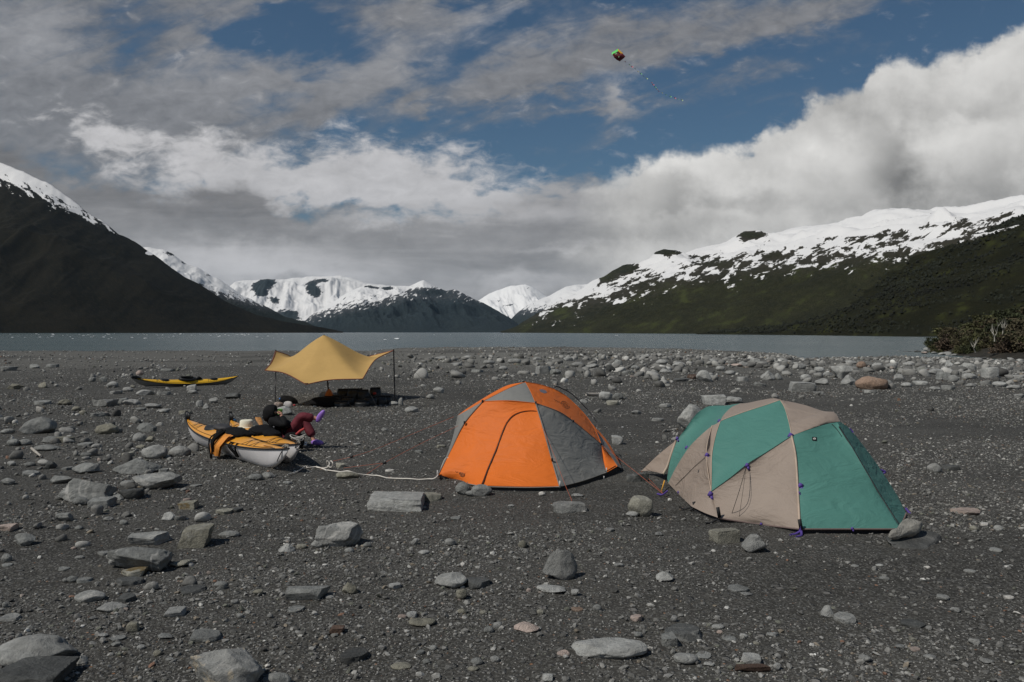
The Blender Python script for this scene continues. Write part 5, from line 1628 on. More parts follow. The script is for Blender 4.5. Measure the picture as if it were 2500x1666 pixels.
# ------------------------------------------------------------------ tarp shelter
def tarp():
    root = empty('tarp_shelter', ground_pt(803, 985), 'peaked yellow tarp stretched over black poles above dark bags', 'tarp shelter')
    A = np.array(px_at(791, 818, 22.2))
    Lp, LF, Fp, RF, Rp = (np.array(px_at(*q)) for q in ((673, 857, 22.9), (646.6, 904.5, 20.9), (747, 939, 20.2), (885.5, 925.5, 20.3), (961, 856, 23.1)))
    Bk, Bk2 = np.array([-4.9, 25.2, 1.0]), np.array([-7.0, 24.6, 1.1])
    edges = [([Lp, px_at(663, 884, 22.0), LF]), ([LF, px_at(694, 911.5, 20.7), Fp]), ([Fp, px_at(806, 928, 20.4), RF]), ([RF, px_at(908, 888, 21.8), px_at(925, 873, 22.4), Rp]),
             ([Rp, (Rp + Bk) / 2 + np.array([-.25, -.2, .0]), Bk]), ([Bk, (Bk + Bk2) / 2 + np.array([0, -.15, 0.02]), Bk2]), ([Bk2, (Bk2 + Lp) / 2 + np.array([.2, -.1, .0]), Lp])]
    B = np.concatenate([spline([np.array(p) for p in e], 26)[:-1] for e in edges])
    M = len(B)
    C = np.fft.fft(B, axis=0)
    k = np.abs(np.fft.fftfreq(M, 1 / M))
    R = 34
    rows = []
    for r in range(1, R + 1):
        t = r / R
        flt = np.where(k <= 1, 1.0, t ** ((k - 1) * 0.16))
        Bs = np.fft.ifft(C * flt[:, None], axis=0).real
        row = A + (Bs - A) * t
        hang = np.clip((Bs[:, 2] - 0.75) / 0.6, 0, 1)
        row[:, 2] = Bs[:, 2] + (A[2] - Bs[:, 2]) * (1 - t) ** 1.12 - (0.02 + 0.24 * hang) * np.sin(math.pi * t ** 1.9) ** 1.0 * (t < 1)
        rows.append(row if r < R else B)
    V = np.concatenate([[A]] + rows)
    Fc = [[0, 1 + j, 1 + (j + 1) % M] for j in range(M)]
    for r in range(R - 1):
        a, b = 1 + r * M, 1 + (r + 1) * M
        Fc += [[a + j, b + j, b + (j + 1) % M, a + (j + 1) % M] for j in range(M)]
    obj('canopy', mesh_np('canopy', V, Fc), fabric('yellow_fabric', (0.60, 0.385, 0.135), 0.22, 0.25), root)
    seam(root, np.concatenate([B, B[:1]]), mat('brown_edging', (.20, .06, .035), .8), 0.013, 'edge_binding')
    gl, gr, gc = ground_pt(672, 982), ground_pt(964, 979), ground_pt(804, 986)
    for top, g in ((Lp + [0, 0, .03], gl), (Rp + [0, 0, .03], gr), (A, gc)):
        b = MB(); b.tube([np.array(g) - [0, 0, .05], np.array(top)], 0.017 if g is not gc else .022, 8)
        p = b.build('pole', M_POLE, root)
        b = MB()
        n = 7
        for i in range(1, n):
            q = np.array(g) + (np.array(top) - np.array(g)) * i / n
            d = (np.array(top) - np.array(g)) / n * 0.07
            b.tube([q - d, q + d], 0.023 if g is not gc else .028, 8)
        b.build('pole_joint', mat('pole_joint_grey', (.07, .07, .075), .4, .5), p)
    for a, e in ((LF, (-.9, -.8)), (Fp, (.1, -1.1)), (RF, (.6, -1.0)), (Lp, (-1.3, .3)), (Rp, (1.4, .2)), (Bk, (.5, 1)), (Bk2, (-.6, 1))):
        g = np.array([a[0] + e[0], a[1] + e[1], 0]); g[2] = gzf(g[0], g[1]) + .01
        cord(root, [a, g], M_BLK, 0.0035)
    b = MB()
    q = np.array(px_at(748, 936.6, 20.1))
    b.box(q, (.09, .012, .02)); b.build('label_patch', M_BLK, root)


tarp()


# ------------------------------------------------------------------ kayaks
K_DECK = mat('kayak_deck_orange', (0.72, 0.32, 0.035), 0.28, var=0.05, vscale=2, spec=0.5)
K_DECKY = mat('kayak_deck_yellow', (0.74, 0.42, 0.02), 0.3, var=0.05, vscale=2, spec=0.5)
K_HULL = mat('kayak_hull_white', (0.82, 0.79, 0.78), 0.35, var=0.06, vscale=3, spec=0.5)
K_HULLG = mat('kayak_hull_grey', (0.24, 0.235, 0.22), 0.4, var=0.08, vscale=3)
K_SEAM = mat('kayak_seam_black', (0.012, 0.012, 0.013), 0.45)
K_RUB = mat('black_rubber', (0.012, 0.012, 0.012), 0.55, bump=.2)
K_CLOTH = mat('black_cloth', (0.009, 0.009, 0.0095), 0.9, bump=0.6, bscale=9, bdist=.03, spec=0.12)
K_ROPE = mat('deck_line', (0.03, 0.028, 0.026), 0.8)
K_PALE = mat('pale_line', (0.42, 0.40, 0.36), 0.85)


def kayak_sections(L, beam, depth, upturn, n=81):
    """Half beam, keel height, gunwale height, deck ridge height along s = -1 (stern) .. 1 (bow)."""
    s = np.linspace(-1, 1, n)
    hb = beam / 2 * np.clip(1 - np.abs(s) ** 2.25, 0, 1) ** 0.92
    gun = depth * 0.62 + upturn * np.abs(s) ** 2.6
    keel = np.where(np.abs(s) > 0.62, ((np.abs(s) - 0.62) / 0.38), 0)
    keel = keel ** 2.1 * (gun * 0.94) + 0.012 * s * s
    ridge = gun + (0.045 + depth * 0.16 * (1 - np.abs(s))) * np.clip(1 - np.abs(s) ** 6, 0, 1) * (hb / (beam / 2)) ** 0.5 + 0.004
    return s, hb, keel, gun, ridge


class Kayak:
    def __init__(self, stern, bow, label, deck, hull, beam=0.60, depth=0.33, upturn=0.20, roll=0.0):
        self.L = L = (Vector(bow) - Vector(stern)).length
        d = (Vector(bow) - Vector(stern)) / L
        side = Vector((-d.y, d.x, 0)).normalized()
        up = d.cross(side).normalized()
        R0 = Matrix((d, side, up)).transposed() @ Matrix.Rotation(roll, 3, 'X')
        self.beam, self.depth, self.upturn = beam, depth, upturn
        self.s, self.hb, self.keel, self.gun, self.ridge = kayak_sections(L, beam, depth, upturn)
        mid = (Vector(stern) + Vector(bow)) / 2
        tipz = self.gun[-1]
        self.root = empty('kayak', (0, 0, 0), label, 'kayak')
        self.root.matrix_basis = Matrix.Translation(mid - up * tipz) @ R0.to_4x4()
        self.root.location = mid - up * tipz
        self.M = self.root.matrix_basis.copy()
        n = len(self.s)
        x = self.s * L / 2
        # hull
        m = 15
        V = []
        for i in range(n):
            for j in range(m):
                a = j / (m - 1) * 2 - 1
                yv = self.hb[i] * (abs(a) ** 0.62) * (1 if a >= 0 else -1)
                zz = self.keel[i] + (self.gun[i] - self.keel[i]) * (abs(a) ** 1.18)
                V.append((x[i], yv, zz))
        self.part('hull', np.array(V), grid_faces(n, m), hull)
        V = []
        m = 13
        for i in range(n):
            for j in range(m):
                a = j / (m - 1) * 2 - 1
                yv = self.hb[i] * a * 1.0
                zz = self.gun[i] + (self.ridge[i] - self.gun[i]) * (1 - abs(a) ** 1.7) + 0.001
                V.append((x[i], yv, zz))
        self.part('deck', np.array(V), grid_faces(n, m)[:, ::-1], deck)
        b = MB()
        for sg in (-1, 1):
            pts = np.stack([x, sg * (self.hb + 0.004), self.gun], -1)
            b.tube(pts, 0.013, 6)
        self.mb('seam', b, K_SEAM)

    def part(self, name, V, Fc, m, parent=None):
        me = mesh_np(name, V, Fc)
        o = bpy.data.objects.new(name, me)
        me.materials.append(m)
        col0.objects.link(o)
        o.parent = parent or self.root
        return o

    def mb(self, name, b, m, parent=None, smooth=True):
        return self.part(name, b.V, b.F, m, parent)

    def top(self, s, a=0.0, lift=0.0):
        """Point on the deck: s along (-1..1), a across (-1..1)."""
        hb, gn, rd = (np.interp(s, self.s, q) for q in (self.hb, self.gun, self.ridge))
        return np.array([s * self.L / 2, hb * a, gn + (rd - gn) * (1 - abs(a) ** 1.7) + lift])

    def side(self, s, a, sg, lift=0.0):
        hb, kl, gn = (np.interp(s, self.s, q) for q in (self.hb, self.keel, self.gun))
        return np.array([s * self.L / 2, sg * (hb * a ** 0.62 + lift), kl + (gn - kl) * a ** 1.18])

    def oval(self, s, ls, wa, r=0.012, z=0.01):
        return [self.top(s + ls * math.cos(t), wa * math.sin(t), z) for t in np.linspace(0, 2 * math.pi, 33)]

    def hatch(self, s, ls, wa, name='hatch_cover', m=None):
        V = [self.top(s, 0, 0.045)]
        for f, z in ((0.5, 0.044), (0.9, 0.036), (1.0, 0.004)):
            V += [self.top(s + ls * f * math.cos(t), wa * f * math.sin(t), z) for t in np.linspace(0, 2 * math.pi, 25)[:-1]]
        Fc = [[0, 1 + j, 1 + (j + 1) % 24] for j in range(24)]
        for k in range(2):
            Fc += [[1 + k * 24 + j, 25 + k * 24 + j, 25 + k * 24 + (j + 1) % 24, 1 + k * 24 + (j + 1) % 24] for j in range(24)]
        return self.part(name, V, Fc, m or K_RUB)

    def line(self, pts, r=0.005, m=None, name='deck_line'):
        b = MB(); b.tube(spline(pts, 6 * len(pts)), r, 5)
        return self.mb(name, b, m or K_ROPE)

    def furniture(self, cock=True, bungee=(-.5, .5)):
        # cockpit well and coaming
        if cock:
            b = MB(); b.tube(self.oval(0.0, 0.165, 0.62, z=0.03), 0.018, 7)
            c = self.mb('cockpit_coaming', b, K_RUB)
        for sg in (-1, 1):
            for s0 in np.arange(-0.86, 0.87, 0.18):
                pass
            self.line([self.top(s, sg * 0.80, 0.008) for s in np.linspace(-0.86, 0.86, 12)], 0.0045)
        for s0 in bungee:
            for k in range(2):
                q = s0 + (k - .5) * 0.11
                self.line([self.top(q - 0.03, -0.8, .008), self.top(q, 0, .012), self.top(q + 0.03, 0.8, .008)], 0.0035, None, 'bungee')
                self.line([self.top(q + 0.03, -0.8, .008), self.top(q, 0, .016), self.top(q - 0.03, 0.8, .008)], 0.0035, None, 'bungee')


def at_local(root, p):
    return root.matrix_basis.inverted() @ Vector(p)


def lump(name, c, size, m, seed, label=None, cat=None, parent=None, rot=None, sub=4, amp=0.25, **kw):
    """Soft crumpled bundle of cloth or a filled bag."""
    V, Fc = ico(sub)
    n = fbm(V[:, 0] * 1.6 + seed, V[:, 1] * 1.6, V[:, 2] * 1.6, 4, seed) - 0.5
    f = fbm(V[:, 0] * 4 + seed, V[:, 1] * 4, V[:, 2] * 4, 3, seed + 5, ridged=True) - 0.6
    V = V * (1 + n[:, None] * amp * 2 + f[:, None] * amp * 0.5)
    V = np.sign(V) * np.abs(V) ** 0.85
    V = V * np.array(size) * 0.5
    if rot is not None:
        V = V @ np.array(Euler(rot).to_matrix()).T
    o = obj(name, mesh_np(name, V + np.array(c), Fc), m, parent, label=label, cat=cat, **kw)
    return o


def recentre(o):
    """Move the origin of a top-level mesh to the middle of its foot."""
    me = o.data
    n = len(me.vertices)
    a = np.empty(n * 3, np.float32); me.vertices.foreach_get('co', a); a = a.reshape(-1, 3)
    c = np.array([a[:, 0].mean(), a[:, 1].mean(), a[:, 2].min()], np.float32)
    me.vertices.foreach_set('co', (a - c).ravel()); me.update()
    o.location = c
    return o


k1 = Kayak(px_at(454, 1024, 14.7), px_at(703, 1096.5, 10.9), 'nearest white hulled kayak with an orange deck, loaded with paddling gear', K_DECK, K_HULL, 0.56, 0.44, 0.12, roll=-0.02)
k1.furniture(bungee=(-.62, .52))
k1.hatch(-0.36, 0.11, 0.55)
k2 = Kayak(px_at(561, 1026, 15.1), px_at(730, 1085, 11.5), 'second orange decked kayak behind the nearest one, with a cowboy hat on its rear deck', K_DECK, K_HULL, 0.56, 0.44, 0.12, roll=-0.02)
k2.furniture(bungee=(.55, -.6))
k3 = Kayak(px_at(318, 921.5, 27.6), px_at(579.6, 917.5, 30.6), 'yellow kayak with a grey hull lying alone far back on the gravel', K_DECKY, K_HULLG, 0.52, 0.25, 0.20, roll=0.24)
k3.furniture(bungee=(-.5, .45))
k3.hatch(-.42, .08, .5); k3.hatch(.5, .08, .5)
b = MB(); b.tube(k3.oval(0.0, 0.13, 0.55, z=0.05), 0.05, 7); k3.mb('cockpit_cover', b, K_RUB)
lb_ = MB(); lb_.tube([k3.top(s, .1, .07) for s in (-.12, 0, .1)], .06, 8); k3.mb('spray_cover', lb_, K_CLOTH)
b = MB(); b.tube([k3.top(-1, 0, .0), k3.top(-.93, 0, .045), k3.top(-.83, 0, .03)], [.05, .06, .03], 8); k3.mb('stern_cover', b, K_RUB)
lb2 = MB(); lb2.tube([k3.top(.17, -.2, .03), k3.top(.22, .1, .05), k3.top(.28, .3, .02)], [.04, .07, .04], 8); k3.mb('deck_bag', lb2, K_CLOTH)
# rudders folded on the sterns of the near pair
for k, up in ((k1, .11), (k2, .12)):
    b = MB()
    b.box(k.top(-0.995, 0, .06), (0.12, 0.05, .14))
    b.box(k.top(-0.965, 0, .085), (0.20, 0.025, .10), Matrix.Rotation(.3, 3, 'Y'))
    b.tube([k.top(-1.0, 0, 0.0), k.top(-1.0, 0, up + .04)], .028, 8)
    k.mb('rudder', b, K_RUB)
b = MB(); b.tube([k2.top(-.99, .2, .0) + [0, .02, .04], k2.side(-.97, .9, 1, .02), k2.side(-.93, .8, 1, .03), k2.top(-.9, .6, .03), k2.top(-.97, .3, .05)], .022, 6)
k2.mb('rudder_loop', b, mat('blue_plastic', (.03, .10, .22), .4))
# tow loops, bow toggles and thigh straps
for k in (k1, k2):
    b = MB()
    b.tube([k.top(.93, -.5, .02), k.top(.955, 0, .05), k.top(.97, .6, .01)], .016, 6)
    b.tube([k.top(.96, -.4, .02), k.top(.985, 0, .045), k.top(.99, .5, .0)], .014, 6)
    k.mb('bow_toggle', b, mat('grey_toggle', (.16, .15, .13), .7))
for k in (k1,):
    k.line([k.top(.955, -.4, .01), k.side(.93, .6, -1, .012), k.side(.88, .25, -1, .02) + [0, 0, -.02]], .007, K_ROPE, 'bow_line')
    for s0, s1 in ((.30, .335), (.40, .375), (.335, .36)):
        k.line([k.top(s0, -.85, .02), k.side(s0, .92, -1, .02), k.side(s1, .55, -1, .02), k.side(s1, .4, -1, .03)], .014, K_CLOTH, 'hanging_strap')
k2.line([k2.top(.97, -.4, .01), k2.side(.95, .55, -1, .012), k2.side(.985, .2, -1, .02)], .007, K_ROPE, 'bow_line')
# printed name on the bow deck of the nearest kayak
b = MB()
for i, (w_, h_) in enumerate([(.02, .035)] * 4 + [(.012, .025)] * 5):
    s_ = .705 + i * .0125
    b.tube([k1.top(s_, -.55, .004), k1.top(s_ + .004, -.55 + .12, .004)], .006 if i < 4 else .004, 4)
k1.mb('bow_lettering', b, mat('red_brown_print', (.16, .05, .02), .6))

# gear on the decks: each piece rests on a kayak and is a thing of its own
W1 = k1.M
W2 = k2.M


def onk(k, s, a, z=0.0):
    return k.M @ Vector(k.top(s, a, z))


def gear(o):
    return recentre(o)


gear(lump('spray_skirt', onk(k1, .10, -.05, .02), (.66, .38, .14), K_CLOTH, 3, 'black spray skirt heaped over the cockpit of the nearest kayak', 'spray skirt', rot=(.1, .05, math.atan2(-3.8, 3.03)), amp=.3))
gear(lump('gear_bag', onk(k1, -.03, -.35, .09), (.36, .22, .11), mat('grey_black_bag', (.035, .034, .036), .7, bump=.3), 9, 'dark grey bag on the cockpit of the nearest kayak', 'bag', rot=(.1, .1, -.5), amp=.15))
gear(lump('gear_bag', onk(k1, .19, .05, .03), (.36, .30, .12), K_CLOTH, 12, 'black bundle on the front deck of the nearest kayak', 'bag', rot=(0, .1, -.9), amp=.3))


def life_vest(center, ax, label):
    """Orange vest with black straps, draped over the gunwale."""
    root = empty('life_vest', center, label, 'life vest')
    ax = Vector(ax).normalized()
    out = Vector((ax.y, -ax.x, 0)).normalized()
    col = mat('vest_orange', (.60, .22, .03), .75, var=.2, bump=.4, bscale=14, bdist=.02)
    colb = K_CLOTH
    for sgn, m, nm in ((-1, col, 'vest_panel'), (1, col, 'vest_panel')):
        rows = []
        for i in range(9):
            t = i / 8
            w_ = .13 * (1 - .55 * max(0, (t - .5) * 2) ** 1.5)
            c = Vector(center) + ax * (sgn * (.14 - .05 * t)) + out * (.02 + .17 * min(1, t * 1.6)) + Vector((0, 0, .09 - .34 * t ** 1.3))
            for j in range(7):
                u = j / 6 * 2 - 1
                rows.append(c + ax * (u * w_) + out * (.035 * (1 - u * u)))
        for i in range(9):
            t = i / 8
            w_ = .13 * (1 - .55 * max(0, (t - .5) * 2) ** 1.5)
            c = Vector(center) + ax * (sgn * (.14 - .05 * t)) + out * (-.01 + .17 * min(1, t * 1.6)) + Vector((0, 0, .07 - .34 * t ** 1.3))
            for j in range(7):
                u = j / 6 * 2 - 1
                rows.append(c + ax * (u * w_))
        f1 = grid_faces(9, 7).tolist()
        f2 = [[63 + i for i in f[::-1]] for f in f1]
        obj(nm, mesh_np(nm, rows, f1 + f2), m, root)
    b = MB()
    b.tube(spline([Vector(center) + out * .06 + Vector((0, 0, .13)), Vector(center) + out * .22 + Vector((0, 0, -.02)), Vector(center) + out * .23 + ax * .02 + Vector((0, 0, -.20))], 12), np.linspace(.05, .02, 13), 8)
    b.build('vest_lining', colb, root)
    for sgn in (-1, 1):
        b = MB()
        p = [Vector(center) + ax * sgn * .06 + out * .04 + Vector((0, 0, .14)), Vector(center) + ax * sgn * .10 + out * .24 + Vector((0, 0, -.0)), Vector(center) + ax * sgn * .03 + out * .25 + Vector((0, 0, -.27)), Vector(center) + ax * sgn * .05 + out * .24 + Vector((0, 0, -.34))]
        b.tube(spline(p, 14), .012, 5)
        b.build('strap', K_CLOTH, root)


ax1 = (k1.M.to_3x3() @ Vector((1, 0, 0)))
life_vest(px_at(553, 1071, 12.45), ax1, 'orange and black life vest draped over the side of the nearest kayak')
gear(lump('throw_bag', px_at(556, 1061.0, 12.6), (.17, .12, .09), mat('lime_cloth', (.48, .70, .02), .7), 5, 'lime yellow bag on top of the life vest', 'bag', rot=(0, .3, -.4), amp=.25))
gear(lump('spray_skirt', onk(k2, .10, -.1, .02), (.60, .38, .14), K_CLOTH, 23, 'black spray skirt heaped over the cockpit of the second kayak', 'spray skirt', rot=(.1, .1, -.95), amp=.32))
gear(lump('gear_bag', onk(k2, .27, .1, .02), (.34, .28, .11), K_CLOTH, 27, 'black bundle on the front deck of the second kayak', 'bag', rot=(0, .1, -.9), amp=.25))
gear(lump('gear_bag', px_at(583, 1055, 13.3), (.34, .16, .09), K_CLOTH, 29, 'black sleeve of gear lying between the two kayaks beside the hat', 'bag', rot=(0, .1, -.35), amp=.25))
gear(lump('gear_bag', px_at(632, 1057, 13.3), (.24, .12, .07), mat('red_orange_cloth', (.55, .17, .04), .7), 31, 'small orange pouch in front of the seated person', 'pouch', rot=(0, -.35, -.2), amp=.2))


def cowboy_hat():
    c = px_at(601, 1049, 14.1)
    root = empty('cowboy_hat', c, 'cream cowboy hat resting on the rear deck of the second kayak', 'hat')
    m = mat('cream_felt', (.70, .66, .53), .85, var=.05)
    N = 40
    V, Fc = [], []
    prof = [(1.0, -.005), (.97, .008), (.55, .0), (.53, .02), (.515, .09), (.49, .155), (.40, .175), (.2, .150), (.0, .135)]
    for i, (r, z) in enumerate(prof[:-1]):
        for k in range(N):
            a = 2 * math.pi * k / N
            x, y = .235 * r * math.cos(a), .20 * r * math.sin(a)
            zz = z
            if i < 2: zz += .055 * abs(math.sin(a)) ** 2
            if i > 4: zz += -.03 * (abs(math.sin(a)) < .35) * (i > 6)
            V.append((x, y, zz))
    V.append((0, 0, .135))
    for i in range(len(prof) - 2):
        for k in range(N):
            Fc.append([i * N + k, i * N + (k + 1) % N, (i + 1) * N + (k + 1) % N, (i + 1) * N + k])
    Fc += [[(len(prof) - 2) * N + k, (len(prof) - 2) * N + (k + 1) % N, len(V) - 1] for k in range(N)]
    bm = [f for f in Fc if max(f) < 3 * N]
    cr = [[i - 2 * N for i in f] for f in Fc if min(f) >= 2 * N]
    R = Euler((0, 0, .3)).to_matrix()
    def w(p): return R @ Vector(p) + c
    obj('brim', mesh_np('brim', [w(p) for p in V[:3 * N]], bm), m, root)
    obj('crown', mesh_np('crown', [w(p) for p in V[2 * N:]], cr), m, root)
    bd = MB(); bd.tube([w((.235 * .53 * math.cos(a), .20 * .53 * math.sin(a), .018)) for a in np.linspace(0, 2 * math.pi, 33)], .009, 6)
    bd.build('hat_band', mat('grey_band', (.25, .25, .26), .7), root)


cowboy_hat()


def paddle_half():
    root = empty('paddle', px_at(639, 1046, 13.9), 'wooden paddle blade sticking up beside the seated person', 'paddle')
    a, b_ = px_at(638, 1041, 13.9), px_at(628.5, 1019, 14.1)
    bb = MB(); bb.tube([px_at(641, 1050, 13.85), a], .016, 8); bb.build('shaft', M_BLK, root)
    d = (b_ - a)
    V = []
    wd = Vector((1, 0.1, 0)).normalized()
    for t, w_ in ((0, .02), (.15, .035), (.5, .05), (.85, .055), (1.0, .042)):
        for sx in (-1, -.5, 0, .5, 1):
            for th in (0, 1):
                V.append(a + d * t + wd * (w_ * sx) + Vector((0, (-.012 if th else .004) * (1 - sx * sx * .5), 0)))
    Fc = []
    for i in range(4):
        for j in range(4):
            p = (i * 5 + j) * 2; q = ((i + 1) * 5 + j) * 2
            Fc.append([p, p + 2, q + 2, q]); Fc.append([p + 1, q + 1, q + 3, p + 3])
        Fc.append([i * 10, (i + 1) * 10, (i + 1) * 10 + 1, i * 10 + 1]); Fc.append([i * 10 + 8, i * 10 + 9, (i + 1) * 10 + 9, (i + 1) * 10 + 8])
    Fc.append([40, 42, 44, 46, 48, 49, 47, 45, 43, 41])
    obj('blade', mesh_np('blade', V, Fc), mat('varnished_wood', (.36, .17, .05), .45, var=.3, vscale=25), root)


paddle_half()
# coil of cord and tin mug at the second kayak's bow
b = MB()
for i in range(3):
    c = onk(k2, .945, 0, .07 + .02 * i)
    b.tube([c + Vector((.09 * math.cos(a) * (1 + .1 * i), .06 * math.sin(a), .02 * math.sin(2 * a + i))) for a in np.linspace(0, 6.283, 16)], .009, 5)
recentre(b.build('rope_coil', K_PALE, None, label='small coil of pale cord on the bow of the second kayak', cat='rope'))


def mug():
    g = ground_pt(742, 1095)
    g = px_at(742, 1094, g.y)
    root = empty('mug', g, 'steel mug with a white rim on the gravel by the kayak bow', 'mug')
    b = MB(); N = 20
    V, Fc = [], []
    for r, z in ((.03, 0), (.042, .0), (.044, .085), (.038, .085), (.036, .01)):
        V += [(g.x + r * math.cos(2 * math.pi * k / N), g.y + r * math.sin(2 * math.pi * k / N), g.z + z) for k in range(N)]
    for i in range(4):
        Fc += [[i * N + k, i * N + (k + 1) % N, (i + 1) * N + (k + 1) % N, (i + 1) * N + k] for k in range(N)]
    Fc += [list(range(N))[::-1], list(range(4 * N, 5 * N))]
    obj('cup', mesh_np('cup', V, Fc), mat('steel', (.45, .45, .44), .35, .8), root)
    b.tube([(g.x + .045 * math.cos(a), g.y + .045 * math.sin(a), g.z + .09) for a in np.linspace(0, 6.283, 21)], .009, 6)
    b.build('rim', mat('white_plastic', (.75, .75, .74), .4), root)
    b = MB(); b.tube([(g.x - .04, g.y, g.z + .07), (g.x - .08, g.y, g.z + .06), (g.x - .08, g.y, g.z + .02), (g.x - .042, g.y, g.z + .015)], .008, 6)
    b.build('handle', mat('yellow_plastic', (.6, .35, .05), .4), root)


mug()


# ------------------------------------------------------------------ person
def skin_mesh(name, pts, edges, radii, m, parent, root_i=0, sub=2):
    me = bpy.data.meshes.new(name)
    me.from_pydata([tuple(p) for p in pts], edges, [])
    o = bpy.data.objects.new(name, me)
    col0.objects.link(o)
    o.parent = parent
    if parent is not None: o.matrix_parent_inverse = parent.matrix_basis.inverted()
    me.materials.append(m)
    md = o.modifiers.new('skin', 'SKIN')
    md.use_smooth_shade = True
    if not me.skin_vertices:
        bpy.context.view_layer.objects.active = o
    for i, r in enumerate(radii):
        sv = me.skin_vertices[0].data[i]
        sv.radius = (r, r) if np.isscalar(r) else r
        sv.use_root = (i == root_i)
    s = o.modifiers.new('subsurf', 'SUBSURF')
    s.levels = s.render_levels = sub
    return o


def person():
    Q = lambda a, b_, y: np.array(px_at(a, b_, y))
    root = empty('person', ground_pt(712, 1085), 'person in black hooded jacket and maroon trousers reclining against a kayak, legs crossed', 'person')
    skin = mat('skin', (.45, .22, .15), .55, var=.06)
    pel, spn, chs, nck = Q(709, 1066, 13.45), Q(693, 1054, 13.5), Q(674, 1036, 13.5), Q(666, 1021, 13.5)
    hd, hd2 = Q(664, 1012, 13.5), Q(664, 1003, 13.5)
    shR, shL = Q(671, 1028, 13.30), Q(672, 1028, 13.72)
    elR, elL = Q(700, 1043, 13.12), Q(694, 1050, 13.80)
    wrR, wrL = Q(687, 1018, 13.30), Q(710, 1040, 13.62)
    hpR, hpL = Q(709, 1065, 13.32), Q(709, 1066, 13.62)
    knR, knL = Q(735.5, 1015.5, 13.25), Q(744, 1029, 13.70)
    anR, anL = Q(771, 1022, 13.30), Q(764.5, 1073, 13.60)
    fR1, fR2 = Q(777, 1024, 13.28), Q(786, 1009.5, 13.25)
    fL1, fL2 = Q(766, 1081, 13.56), Q(781, 1081.5, 13.50)
    pts = [pel, spn, chs, nck, hd, hd2, shR, elR, wrR, shL, elL, wrL, hpR, knR, anR, fR1, fR2, hpL, knL, anL, fL1, fL2]
    ed = [(0, 1), (1, 2), (2, 3), (3, 4), (4, 5), (2, 6), (6, 7), (7, 8), (2, 9), (9, 10), (10, 11), (0, 12), (12, 13), (13, 14), (14, 15), (15, 16), (0, 17), (17, 18), (18, 19), (19, 20), (20, 21)]
    rad = [.125, .115, .12, .05, .085, .07, .055, .042, .026, .055, .042, .026, .08, .056, .036, .036, .03, .08, .056, .036, .036, .03]
    face = Q(673, 1010, 13.47)
    # face: nose, chin and brow grow from the head
    for p, r, par in ((Q(674.5, 1008, 13.5), .018, 4), (Q(672, 1015, 13.5), .03, 4)):
        pts.append(p); rad.append(r); ed.append((par, len(pts) - 1))

    def hand(wrist, elbow, wi, palm_dir, side_dir, curl):
        pd = np.array(palm_dir, float); pd /= np.linalg.norm(pd)
        sd = np.array(side_dir, float); sd -= pd * np.dot(sd, pd); sd /= np.linalg.norm(sd)
        nd = np.cross(pd, sd)
        pc = wrist + pd * .045
        pts.append(pc); rad.append((.034, .018)); ed.append((wi, len(pts) - 1)); pi_ = len(pts) - 1
        for off, ln in ((-.030, .066), (-.010, .076), (.010, .072), (.029, .056)):
            a0 = wrist + pd * .088 + sd * off
            d1 = pd * math.cos(curl) + nd * math.sin(curl)
            d2 = pd * math.cos(curl * 2) + nd * math.sin(curl * 2)
            a1 = a0 + d1 * ln * .45
            a2 = a1 + d2 * ln * .45
            base = len(pts)
            pts.extend([a0, a1, a2]); rad.extend([.0098, .0092, .008])
            ed.extend([(pi_, base), (base, base + 1), (base + 1, base + 2)])
        a0 = wrist + pd * .035 + sd * -.042
        a1 = a0 + (pd * .7 - sd * .5 + nd * .5) * .034
        a2 = a1 + (pd * .7 + nd * .7) * .028
        base = len(pts)
        pts.extend([a0, a1, a2]); rad.extend([.012, .011, .009])
        ed.extend([(pi_, base), (base, base + 1), (base + 1, base + 2)])
    hand(wrR, elR, 8, Q(685, 1005, 13.36) - wrR, (0.2, 1, 0), .75)
    hand(wrL, elL, 11, Q(721, 1034, 13.50) - wrL, (.1, -1, .1), .45)
    skin_mesh('body', pts, ed, rad, skin, root, 0, 2)
    jk = mat('black_jacket', (.009, .009, .0095), .85, bump=.5, bscale=7, bdist=.04, spec=.15)
    tr = mat('maroon_trousers', (.115, .013, .022), .8, var=.15, bump=.6, bscale=8, bdist=.04)
    J = [pel + [-.03, 0, .03], spn, chs, nck + [0, 0, .0], shR, (shR + elR) / 2, elR, (elR + wrR) / 2, wrR, shL, elL, (elL + wrL) / 2, wrL]
    skin_mesh('jacket', J, [(0, 1), (1, 2), (2, 3), (2, 4), (4, 5), (5, 6), (6, 7), (7, 8), (2, 9), (9, 10), (10, 11), (11, 12)],
              [.185, .19, .19, .12, .10, .088, .080, .068, .052, .10, .08, .064, .048], jk, root, 1, 2)
    # hood, closed behind and open towards the face
    V, Fc = ico(4)
    V = V * np.array([.150, .135, .158])
    V[:, 0] = np.where(V[:, 0] > .085, .085 - (V[:, 0] - .085) * .5, V[:, 0])
    V[:, 0] -= .03 * np.clip(-V[:, 2] / .15, 0, 1)
    n = fbm(V[:, 0] * 12, V[:, 1] * 12, V[:, 2] * 12, 3, 5) - .5
    V *= 1 + n[:, None] * .12
    c = Q(662, 1010, 13.5)
    obj('hood', mesh_np('hood', V + c, Fc), jk, root)
    b = MB(); b.tube(spline([c + [-.02, -.03, -.1], chs + [-.03, 0, .05]], 4) if False else [c + [-.02, 0, -.08], chs + [-.02, 0, .06]], [.10, .15], 14)
    b.build('hood_collar', jk, root)
    T_ = [pel + [0, 0, .0], hpR, (hpR + knR) / 2 + [0, 0, .01], knR, (knR + anR) / 2 + [0, 0, -.015], anR + [-.035, 0, 0], hpL, (hpL + knL) / 2, knL, (knL + anL) / 2, anL + [-.0, 0, .04]]
